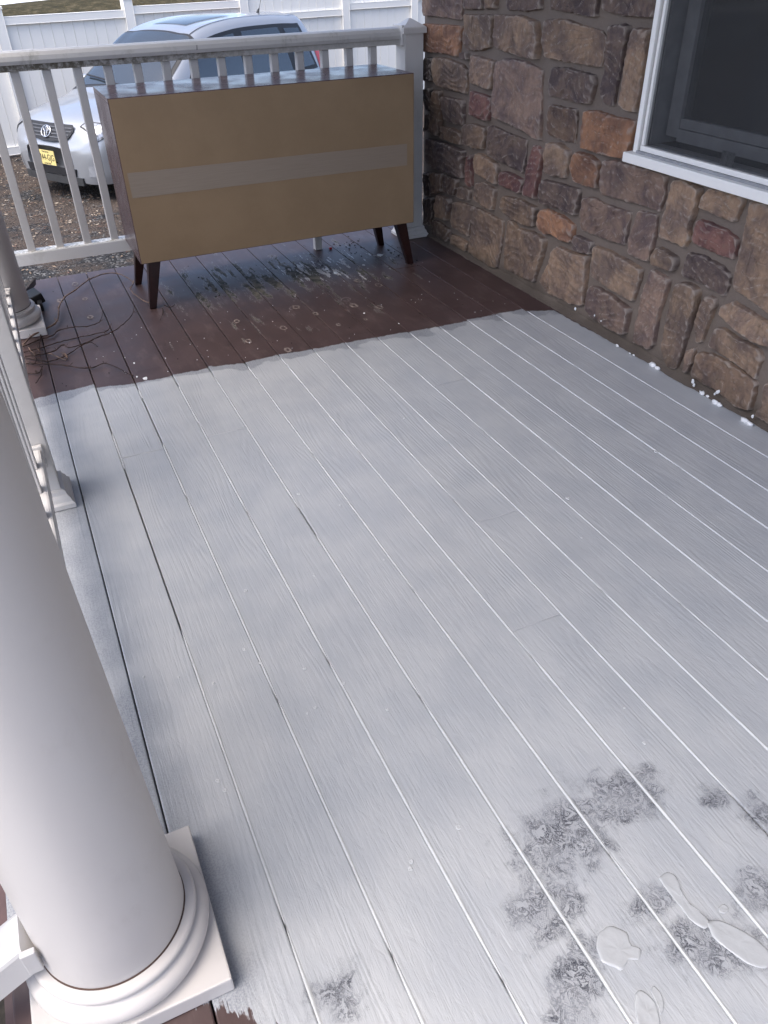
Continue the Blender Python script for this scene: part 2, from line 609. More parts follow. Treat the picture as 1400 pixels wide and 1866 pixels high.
def m_gravel():
    k = NT('gravel')
    p = k.pos()
    x, y, z = k.xyz(p)
    cell = k.voro(p, 42, 'F1', 'Color')
    cd_ = k.voro(p, 42)
    g = k.xyz(cell)[0]
    c = k.ramp(g, [(0.0, (0.010, 0.010, 0.011)), (0.55, (0.026, 0.026, 0.028)), (0.85, (0.06, 0.06, 0.062)), (1.0, (0.20, 0.197, 0.193))])
    big = k.noise(p, 1.1, 4, 0.6)
    litter = k.noise(k.map(p, (1, 1.6, 1)), 2.2, 5, 0.65)
    lf = k.M('ADD', litter, k.step(y, 5.5, 9.0, -0.16, 0.10))
    lm = k.step(lf, 0.46, 0.62)
    strands = k.noise(k.map(p, (1, 1, 1), (0, 0, 0), (0, 0, 0.5)), 60, 4, 0.75, 1.5)
    lc = k.ramp(strands, [(0.25, (0.02, 0.015, 0.013)), (0.45, (0.055, 0.04, 0.033)), (0.6, (0.125, 0.096, 0.075)), (0.75, (0.27, 0.23, 0.19))])
    c = k.mix(k.M('MULTIPLY', lm, k.step(strands, 0.2, 0.5, 0.45, 0.95)), c, lc)
    c = k.mix(k.M('MULTIPLY', k.step(big, 0.3, 0.6, 1, 0), 0.4), c, (0.018, 0.018, 0.019))
    h = k.M('ADD', k.M('MULTIPLY', cd_, -1.2), k.M('ADD', k.M('MULTIPLY', strands, 0.5), k.M('MULTIPLY', big, 2.0)))
    return k.out(c, 0.9, normal=k.bump(h, 0.02, 0.9), spec=0.25)


GRAVEL = m_gravel()


def m_grass():
    k = NT('winter_grass')
    p = k.pos()
    n = k.noise(k.map(p, (1, 0.5, 1)), 3.5, 6, 0.75)
    n2 = k.noise(p, 0.25, 3)
    c = k.ramp(n, [(0.3, (0.02, 0.018, 0.010)), (0.5, (0.058, 0.048, 0.026)), (0.7, (0.16, 0.13, 0.08))])
    c = k.mix(k.M('MULTIPLY', n2, 0.6), c, (0.045, 0.042, 0.02))
    return k.out(c, 0.95, normal=k.bump(n, 0.2, 0.8), spec=0.1)


GRASS = m_grass()
ROAD = simple('pale_concrete', (0.62, 0.63, 0.66), 0.85, var=0.08, scale=0.6)
CONC = simple('weathered_concrete', (0.30, 0.285, 0.275), 0.9, var=0.25, scale=14)
FENCE = m_vinyl('fence_vinyl', (0.90, 0.875, 0.82), 0.05, rough=0.4)
CEIL = m_vinyl('ceiling_white', (0.62, 0.60, 0.57), 0.05)
SHING = simple('roof_shingle', (0.06, 0.055, 0.05), 0.9, var=0.3, scale=6)
FRAME = m_vinyl('window_white', (0.86, 0.835, 0.79), 0.10)
FRAMEG = simple('window_channel_grey', (0.30, 0.30, 0.31), 0.5)
SASH = simple('sash_white', (0.27, 0.27, 0.275), 0.45)
ROOMDARK = simple('dark_room', (0.03, 0.03, 0.031), 0.9)


def m_screen():
    k = NT('insect_screen')
    p = k.pos()
    x, y, z = k.xyz(p)
    a = k.M('SINE', k.M('MULTIPLY', y, 2600.0))
    b = k.M('SINE', k.M('MULTIPLY', z, 2600.0))
    n = k.noise(p, 6, 3)
    f = k.M('ADD', 0.50, k.M('MULTIPLY', k.M('ADD', a, b), 0.05))
    f = k.M('ADD', f, k.M('MULTIPLY', n, 0.12))
    return k.out((0.035, 0.035, 0.036), 0.75, alpha=f)


SCREEN = m_screen()


def m_glass(name, tint, rough=0.03, alpha=0.75):
    k = NT(name)
    k.b.inputs['IOR'].default_value = 1.75
    n = k.noise(k.obj(), 3, 2)
    c = k.mix(n, tint, [t * 1.3 for t in tint])
    return k.out(c, rough, spec=0.8, alpha=alpha)


GLASS = m_glass('window_glass', (0.02, 0.022, 0.023), 0.05, 0.45)
CARGLASS = m_glass('car_glass', (0.03, 0.04, 0.05), 0.02, 0.8)


def m_car():
    k = NT('silver_car_paint')
    f = k.noise(k.obj(), 900, 1)
    c = k.mix(f, (0.30, 0.315, 0.335), (0.38, 0.395, 0.42))
    k.b.inputs['Coat Roughness'].default_value = 0.03
    return k.out(c, 0.33, 0.4, coat=0.9)


CARP = m_car()
CHROME = simple('chrome', (0.75, 0.75, 0.76), 0.12, 1.0, var=0.03)
TYRE = simple('tyre_rubber', (0.015, 0.015, 0.015), 0.85)
TRIM = simple('black_trim', (0.012, 0.012, 0.014), 0.5)
LAMP = simple('lamp_lens', (0.34, 0.35, 0.37), 0.10, 0.5, var=0.6, scale=26)
TAIL = simple('tail_lens', (0.42, 0.03, 0.03), 0.15)
PLATE = simple('plate_yellow', (0.72, 0.60, 0.24), 0.4, var=0.06)
PLATE_T = simple('plate_black', (0.012, 0.012, 0.012), 0.5)
SEAT = simple('car_interior', (0.10, 0.10, 0.105), 0.8)

# ------------------------------------------------------------------ ground, hill, road
GZ = -1.0
gs = 0.0
mk('ground', [(-600, -600, GZ), (600, -600, GZ), (600, 600, GZ), (-600, 600, GZ)], [(0, 1, 2, 3)], GRAVEL)['kind'] = 'structure'
vs, fs = [], []
nx, ny = 50, 40
for j in range(ny + 1):
    for i in range(nx + 1):
        X = -40 + 110 * i / nx
        Y = 15.2 + 24 * j / ny
        t = min(1, max(0, (Y - 15.2) / 15))
        t = t * t * (3 - 2 * t)
        crest = 1.06 + 0.055 * (X - 1.0) + 0.12 * noise.noise((X * 0.15, 3.1, 0))
        crest = max(0.25, min(crest, 3.0))
        fall = max(0, (Y - 31) / 8.2)
        Z = GZ - 0.02 + (crest + 0.02) * t * (1 - fall * fall) + 0.05 * noise.noise((X * 0.5, Y * 0.5, 0)) * t
        if j == ny:
            Z = GZ - 0.05
        vs.append((X, Y, Z))
for j in range(ny):
    for i in range(nx):
        a = j * (nx + 1) + i
        fs.append((a, a + 1, a + nx + 2, a + nx + 1))
mk('lawn_hill', vs, fs, GRASS, smooth=True)['kind'] = 'structure'
mk('far_road', [(-80, 42, GZ + 0.004), (90, 42, GZ + 0.004), (90, 130, GZ + 0.004), (-80, 130, GZ + 0.004)], [(0, 1, 2, 3)], ROAD)['kind'] = 'structure'

# loose stones and dead leaves on the drive
bm = bmesh.new()
for i in range(5200):
    X, Y = random.uniform(-1.2, 2.2), 4.25 + 6.5 * random.random() ** 1.4
    s = random.uniform(0.006, 0.017)
    ang = random.random() * 6.28
    pts = []
    for q in ((1, 0, 0), (0.2, 0.9, 0), (-0.9, 0.3, 0), (-0.3, -0.9, 0), (0, 0.05, 0.8)):
        a, b, c = [t * random.uniform(0.7, 1.2) * s for t in q]
        pts.append(bm.verts.new((X + a * math.cos(ang) - b * math.sin(ang), Y + a * math.sin(ang) + b * math.cos(ang), GZ - 0.001 + c)))
    for a, b in ((0, 1), (1, 2), (2, 3), (3, 0)):
        f = bm.faces.new((pts[a], pts[b], pts[4]))
        f.material_index = i % 3
o = bm_obj('loose_gravel', bm, [simple('pebble_dark', (0.014, 0.014, 0.015), 0.85), simple('pebble_grey', (0.04, 0.04, 0.042), 0.85), simple('pebble_pale', (0.12, 0.117, 0.114), 0.85)])
tag(o, 'loose grey gravel scattered on the drive beyond the railing', 'gravel', kind='stuff')
bm = bmesh.new()
for i in range(7000):
    X, Y = random.uniform(-2.5, 3.5), random.uniform(5.2, 13.0)
    if noise.noise((X * 0.9, Y * 1.3, 0)) + 0.12 * (Y - 8) < random.uniform(-0.3, 0.25):
        continue
    L, wd = random.uniform(0.02, 0.06), random.uniform(0.006, 0.02)
    a = random.random() * 6.28
    ca, sa = math.cos(a), math.sin(a)
    z0 = GZ + random.uniform(0.004, 0.02)
    q = [(-L / 2, 0, 0), (0, -wd / 2, random.uniform(-0.004, 0.012)), (L / 2, 0, random.uniform(0, 0.01)), (0, wd / 2, 0.004)]
    f = bm.faces.new([bm.verts.new((X + t[0] * ca - t[1] * sa, Y + t[0] * sa + t[1] * ca, z0 + t[2])) for t in q])
    f.material_index = random.choice((0, 0, 1, 2))
o = bm_obj('leaf_litter', bm, [simple('leaf_tan', (0.21, 0.155, 0.11), 0.9), simple('leaf_rust', (0.11, 0.06, 0.045), 0.9), simple('leaf_pale', (0.36, 0.30, 0.235), 0.9)])
tag(o, 'dead leaves and dry needles strewn over the gravel drive', 'leaf litter', kind='stuff')

# ------------------------------------------------------------------ porch deck
W = 0.14
J0 = -0.0477
DECK_FAR, DECK_NEAR = 4.186, -1.6
WALLX = 2.052
deck = box('porch_deck', -0.325, 2.045, DECK_NEAR + 0.02, DECK_FAR - 0.03, -0.16, -0.034, UNDER)
deck['kind'] = 'structure'
box('rim_board', -0.325, 2.045, DECK_FAR - 0.028, DECK_FAR - 0.008, -0.28, -0.03, BROWN, deck)
box('rim_board', -0.345, -0.3255, DECK_NEAR, DECK_FAR - 0.2, -0.28, -0.03, BROWN, deck)
EDGE = [(-0.2, 2.83), (-0.05, 2.847), (0.088, 2.861), (0.092, 2.829), (0.23, 2.795), (0.369, 2.799), (0.375, 2.806), (0.507, 2.79), (0.515, 2.81), (0.652, 2.770), (0.66, 2.80),
        (0.79, 2.788), (0.938, 2.775), (1.07, 2.776), (1.21, 2.765), (1.344, 2.756), (1.489, 2.746), (1.631, 2.742), (1.64, 2.77), (1.765, 2.752), (1.908, 2.751), (1.915, 2.72), (2.05, 2.66)]


def edge_at(x):
    for (a, b), (c, d) in zip(EDGE, EDGE[1:]):
        if a <= x <= c:
            return b + (d - b) * (x - a) / (c - a)
    return EDGE[0][1] if x < 0 else EDGE[-1][1]


CUTS = {-2: [2.9, 0.35], 1: [2.272], 2: [-0.4], 3: [2.283], 5: [-0.2], 6: [1.07], 7: [1.475], 9: [2.268], 10: [-0.6], 11: [3.073], 12: [3.485]}


def board(i, y0, y1):
    xl, xr = J0 + i * W + 0.0014, J0 + (i + 1) * W - 0.0014
    if i == 14:
        xr = 2.046
    bv = 0.0022
    # cross profile with eased, faintly cupped edges
    prof = [(xl, -0.032), (xl, -bv * 1.3), (xl + bv * 0.4, -bv * 0.4), (xl + bv * 1.4, 0.0)]
    cup = random.uniform(-0.0010, 0.0006)
    for t in (0.25, 0.5, 0.75):
        prof.append((xl + (xr - xl) * t, cup * (1 - abs(2 * t - 1)) * 1.4))
    prof += [(xr - bv * 1.4, 0.0), (xr - bv * 0.4, -bv * 0.4), (xr, -bv * 1.3), (xr, -0.032)]
    tilt = random.uniform(-0.0006, 0.0006)
    n = len(prof)
    ys = [y0, y0 + 0.002] + [q for q in (0.80, 2.62, 2.90) if y0 + 0.01 < q < y1 - 0.01] + [y1 - 0.002, y1]
    vs, fs = [], []
    for j, yy in enumerate(ys):
        dz = -0.0012 if j in (0, len(ys) - 1) else 0
        for a, (px, pz) in enumerate(prof):
            q = yy
            if i == 0 and j >= len(ys) - 2 and y1 > 4 and px < xl + 0.045:        # rounded outer corner
                q = yy - 0.045 + math.sqrt(max(0, 0.045 ** 2 - (xl + 0.045 - px) ** 2))
            vs.append((px, q, pz + (dz if pz > -0.03 else 0) + tilt * (px - xl) / W * 2))
    for j in range(len(ys) - 1):
        for a in range(n - 1):
            fs.append((j * n + a, j * n + a + 1, (j + 1) * n + a + 1, (j + 1) * n + a))
        fs.append((j * n + n - 1, j * n, (j + 1) * n, (j + 1) * n + n - 1))
    fs.append(tuple(range(n)))
    fs.append(tuple((len(ys) - 1) * n + a for a in range(n))[::-1])
    o = mk('board', vs, [f[::-1] for f in fs], DECKS[0], deck)
    for m in DECKS[1:]:
        o.data.materials.append(m)
    for f in o.data.polygons:
        f.material_index = sum(f.center.y > q for q in (0.80, 2.62, 2.90))
    e0, e1 = edge_at(xl + 0.002), edge_at(xr - 0.002)
    o['paint_edge'] = [e0, (e1 - e0) / (xr - xl), xl]
    return o


boards = {}
for i in range(-2, 15):
    far = DECK_FAR - (0.2 if i < 0 else 0)
    cuts = sorted([DECK_NEAR] + CUTS.get(i, []) + [far])
    for a, b in zip(cuts, cuts[1:]):
        boards.setdefault(i, []).append((a, b, board(i, a + (0.0011 if i in (1, 11, 12) else 0.0005), b - 0.0005)))


def board_at(i, y):
    for a, b, o in boards[i]:
        if a <= y <= b:
            return o
    return boards[i][0][2]


# paint beads along the joints, open black gaps left where the photograph shows them
GAPS = {0: [(0.52, 3.0)], 1: [(1.42, 2.20), (2.45, 2.9)], 2: [(2.31, 2.66), (2.74, 2.9)], 3: [(2.70, 2.9)], 4: [(1.63, 1.76), (2.74, 2.9)], 7: [(0.3, 0.52)], 8: [(0.30, 0.49)]}
for i in range(0, 15):
    x0 = J0 + i * W
    top = edge_at(x0) - 0.025
    y = DECK_NEAR
    while y < top:
        y2 = min(top, y + random.uniform(0.5, 1.1))
        for g in GAPS.get(i, []):
            if y < g[0] < y2:
                y2 = g[0]
        if any(g[0] - 1e-4 <= y < g[1] for g in GAPS.get(i, [])):
            y = [g[1] for g in GAPS[i] if g[0] - 1e-4 <= y < g[1]][0]
            continue
        if y2 - y > 0.02:
            n = max(3, int((y2 - y) / 0.012))
            if y2 < -0.2:
                n = 4
            vs, fs = [], []
            for j in range(n + 1):
                t = j / n
                yy = y + (y2 - y) * t
                end = min(1, 12 * t, 12 * (1 - t)) ** 0.5
                q = noise.noise((x0 * 31, yy * 14, i)) * 0.55 + noise.noise((x0 * 31, yy * 55, i)) * 0.35
                wd = (0.0026 + 0.0015 * q) * end
                h = (0.0017 + 0.0011 * q) * end
                cx = x0 + 0.0008 + 0.0006 * noise.noise((i * 3.3, yy * 9, 5))
                for s, zz in ((-1.0, -0.004), (-0.75, -0.0005), (-0.3, h * 0.75), (0.25, h), (0.8, h * 0.55), (1.45, 0.00005)):
                    vs.append((cx + s * wd, yy, zz))
            for j in range(n):
                for a in range(5):
                    fs.append((j * 6 + a, (j + 1) * 6 + a, (j + 1) * 6 + a + 1, j * 6 + a + 1))
            o = mk('paint_bead', vs, [f[::-1] for f in fs], BEAD, board_at(i, (y + y2) / 2), True)
        y = y2


def blob(name, outline, h, parent, mat, seed=0, z0=0.0002):
    """low puddle with rounded rim from an outline in deck coordinates"""
    pts = [Vector((a, b, 0)) for a, b in outline]
    n = 40
    L = spline(pts + [pts[0]], 8)[:-1]
    L = [L[int(k * len(L) / n)] for k in range(n)]
    c = sum(L, Vector()) / n
    rings = [(1.0, 0.0), (0.985, 0.45), (0.94, 0.85), (0.85, 1.0), (0.65, 0.92), (0.35, 0.86), (0.12, 0.85)]
    vs, fs = [], []
    for s, hh in rings:
        for q in L:
            v = c + (q - c) * (s * (1 + 0.05 * noise.noise((q.x * 90, q.y * 90, seed))))
            b = (0.55 * noise.noise((v.x * 55, v.y * 55, seed)) + 0.35 * noise.noise((v.x * 170, v.y * 170, seed))) * (1 if s < 0.97 else 0)
            vs.append((v.x, v.y, z0 + h * max(0, hh + b)))
    for k in range(len(rings) - 1):
        for i in range(n):
            j = (i + 1) % n
            fs.append((k * n + i, k * n + j, (k + 1) * n + j, (k + 1) * n + i))
    fs.append(tuple((len(rings) - 1) * n + i for i in range(n)))
    return mk(name, vs, fs, mat, parent, True)


def deckpx(pts):
    return [(at(u, v, 2, 0).x, at(u, v, 2, 0).y) for u, v in pts]


WETP = NT('puddled_paint')
_n = WETP.noise(WETP.pos(), 45, 3)
WETP = WETP.out(WETP.mix(_n, (0.41, 0.42, 0.43), (0.46, 0.468, 0.474)), 0.14, normal=WETP.bump(_n, 0.002, 0.5))
bp = board_at(4, 0.38)
blob('paint_puddle', deckpx([(1087, 1728), (1092, 1700), (1115, 1688), (1142, 1700), (1150, 1722), (1168, 1730), (1164, 1748), (1146, 1750), (1134, 1768), (1118, 1762), (1096, 1752)]), 0.0022, bp, WETP, 3)
blob('paint_puddle', deckpx([(1158, 1812), (1168, 1804), (1186, 1818), (1196, 1832), (1203, 1866), (1198, 1890), (1172, 1888), (1158, 1850)]), 0.0022, bp, WETP, 5)
blob('paint_puddle', deckpx([(1186, 1806), (1192, 1797), (1205, 1812), (1210, 1834), (1204, 1850), (1198, 1832)]), 0.002, bp, WETP, 9)
blob('paint_puddle', deckpx([(1200, 1600), (1216, 1590), (1232, 1598), (1240, 1622), (1262, 1652), (1290, 1676), (1286, 1692), (1262, 1680), (1236, 1648), (1212, 1618)]), 0.002, board_at(5, 0.4), WETP, 11)
blob('paint_puddle', deckpx([(1288, 1682), (1306, 1676), (1340, 1690), (1378, 1712), (1404, 1738), (1398, 1764), (1362, 1756), (1326, 1730), (1300, 1708)]), 0.002, board_at(5, 0.4), WETP, 13)
blob('paint_puddle', deckpx([(1308, 1656), (1318, 1648), (1328, 1656), (1322, 1664), (1312, 1663)]), 0.002, board_at(5, 0.4), WETP, 15)
for (u, v, s) in [(545, 900, 6), (448, 1077, 6), (445, 1183, 5), (573, 1049, 3), (620, 921, 4), (737, 762, 4), (1196, 824, 7), (1035, 908, 7), (627, 1245, 4), (556, 1218, 5), (706, 1293, 4), (836, 1508, 6),
                  (1189, 1055, 5), (700, 1020, 3), (475, 1208, 4), (410, 1440, 5), (397, 1423, 5), (750, 1570, 5), (748, 1583, 5), (1060, 980, 3), (1174, 1354, 4), (1138, 1290, 3), (868, 990, 3), (389, 1245, 4), (262, 1233, 3), (326, 1234, 3), (575, 1290, 4), (560, 1300, 3)]:
    c = at(u, v, 2, 0)
    k = max(-2, min(14, int(math.floor((c.x - J0) / W))))
    rr = s * 0.00085
    ol = [(c.x + rr * random.uniform(0.75, 1.2) * math.cos(t), c.y + rr * random.uniform(0.8, 1.5) * math.sin(t)) for t in [2 * math.pi * q / 7 for q in range(7)]]
    blob('paint_drip', ol, 0.0018, board_at(k, c.y), BEAD, s)

# white paint drips and flakes on the brown boards and along the wall foot
bm = bmesh.new()


def flat_chip(bm, x, y, s, z=0.0008, asp=1.0):
    a0 = random.random() * 6.28
    top = [bm.verts.new((x + s * random.uniform(0.5, 1.1) * math.cos(a0 + t), y + asp * s * random.uniform(0.5, 1.1) * math.sin(a0 + t), z + random.uniform(0.0006, 0.0015))) for t in [2 * math.pi * q / 7 for q in range(7)]]
    bot = [bm.verts.new((v.co.x, v.co.y, 0.0001)) for v in top]
    bm.faces.new(top)
    for q in range(7):
        bm.faces.new((bot[q], bot[(q + 1) % 7], top[(q + 1) % 7], top[q]))


for (u, v, s) in [(265, 690, 0.010), (245, 662, 0.004), (250, 687, 0.004), (230, 680, 0.003), (228, 652, 0.002), (302, 653, 0.003), (347, 628, 0.002), (455, 625, 0.003), (664, 571, 0.005), (727, 590, 0.003), (470, 636, 0.002), (692, 465, 0.018), (612, 498, 0.012), (596, 491, 0.009)]:
    c = at(u, v, 2, 0)
    flat_chip(bm, c.x, c.y, s, asp=1.8)
for i in range(60):
    flat_chip(bm, random.uniform(0.1, 1.9), random.uniform(2.8, 3.6), random.uniform(0.0008, 0.0022))
o = bm_obj('paint_spatter', bm, CHIPW, deck)
o['kind'] = 'stuff'
bm = bmesh.new()
for (u, v, s_) in [(432, 586, .017), (517, 598, .018), (453, 622, .017), (645, 557, .022), (692, 560, .018), (525, 638, .018), (666, 582, .010), (617, 592, .013), (652, 512, .02), (690, 520, .02), (540, 560, .02), (575, 572, .016), (137, 518, .02), (110, 548, .02), (155, 545, .015), (165, 578, .018)]:
    c = at(u, v, 2, 0)
    n = 18
    inner = random.uniform(0.35, 0.7)
    ro, ri = [], []
    for q in range(n):
        t = 2 * math.pi * q / n
        k_ = s_ * (1 + 0.35 * noise.noise((math.cos(t) * 1.5 + u, math.sin(t) * 1.5, v)))
        ro.append(bm.verts.new((c.x + k_ * 0.8 * math.cos(t), c.y + k_ * 1.3 * math.sin(t), 0.0013)))
        ri.append(bm.verts.new((c.x + k_ * inner * 0.8 * math.cos(t), c.y + k_ * inner * 1.3 * math.sin(t), 0.0011)))
    for q in range(n):
        if noise.noise((q * 0.6, u, 0)) > -0.35:
            bm.faces.new((ro[q], ro[(q + 1) % n], ri[(q + 1) % n], ri[q]))
o = bm_obj('scuff_rings', bm, simple('worn_paint', (0.22, 0.175, 0.155), 0.6, var=0.5, scale=90), deck)
o['kind'] = 'stuff'
bm = bmesh.new()
for i in range(60):
    t = random.random()
    k = random.choice(((1.62, 3.95), (1.33, 3.7), (1.75, 3.55), (1.55, 3.9), (0.75, 3.6), (1.73, 3.75)))
    x = k[0] + random.gauss(0, 0.03)
    flat_chip(bm, x, min(4.1, k[1] + random.gauss(0, 0.12)), random.uniform(0.002, 0.007), 0.001, 1.6)
for i in range(55):
    flat_chip(bm, random.uniform(-0.05, 2.0), random.uniform(2.86, 4.1), random.uniform(0.001, 0.0032), 0.0003, 1.7)
o = bm_obj('dirt_flakes', bm, FLAKE, deck)
o['kind'] = 'stuff'

# ------------------------------------------------------------------ stone wall of the house
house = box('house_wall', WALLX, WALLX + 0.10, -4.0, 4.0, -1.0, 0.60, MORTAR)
me = house.data
bm = bmesh.new()
bm.from_mesh(me)
bm.free()
# mortar slab with the window opening: four blocks in one mesh
WY0, WY1, WZ0, WZ1 = 1.36, 2.30, 0.70, 2.02
bm = bmesh.new()
NYW = 0


def grid_slab(bm, y0, y1, z0, z1, x0=WALLX, x1=WALLX + 0.16, step=0.05):
    """slab with a finely wavy mortar front"""
    ny_, nz_ = max(1, int((y1 - y0) / step)), max(1, int((z1 - z0) / step))
    vv = {}
    for a in range(ny_ + 1):
        for b in range(nz_ + 1):
            yy, zz = y0 + (y1 - y0) * a / ny_, z0 + (z1 - z0) * b / nz_
            vv[a, b] = bm.verts.new((x0 + 0.0035 * noise.noise((yy * 18, zz * 18, 1)), yy, zz))
    for a in range(ny_):
        for b in range(nz_):
            bm.faces.new((vv[a, b], vv[a, b + 1], vv[a + 1, b + 1], vv[a + 1, b]))
    g = [bm.verts.new((x1, yy, zz)) for yy, zz in ((y0, z0), (y1, z0), (y1, z1), (y0, z1))]
    bm.faces.new(g)
    bm.faces.new([vv[a, 0] for a in range(ny_ + 1)] + [g[1], g[0]])
    bm.faces.new([vv[a, nz_] for a in range(ny_, -1, -1)] + [g[3], g[2]])
    bm.faces.new([vv[0, b] for b in range(nz_, -1, -1)] + [g[0], g[3]])
    bm.faces.new([vv[ny_, b] for b in range(nz_ + 1)] + [g[2], g[1]])


grid_slab(bm, 1.0, 3.99, -1.0, WZ0)
grid_slab(bm, WY1, 3.99, WZ0, 2.55)
grid_slab(bm, 1.0, WY0, WZ0, 2.55)
grid_slab(bm, WY0, WY1, WZ1, 2.55)
grid_slab(bm, -4.0, 1.0, -1.0, 2.55, step=0.12)
bmesh.ops.recalc_face_normals(bm, faces=bm.faces)
bm.to_mesh(me)
bm.free()
tag(house, 'brown stone veneer wall of the house with a white framed window', 'wall')
box('end_wall', WALLX + 0.165, 9.0, 3.82, 3.99, -1.0, 2.55, MORTAR, house)

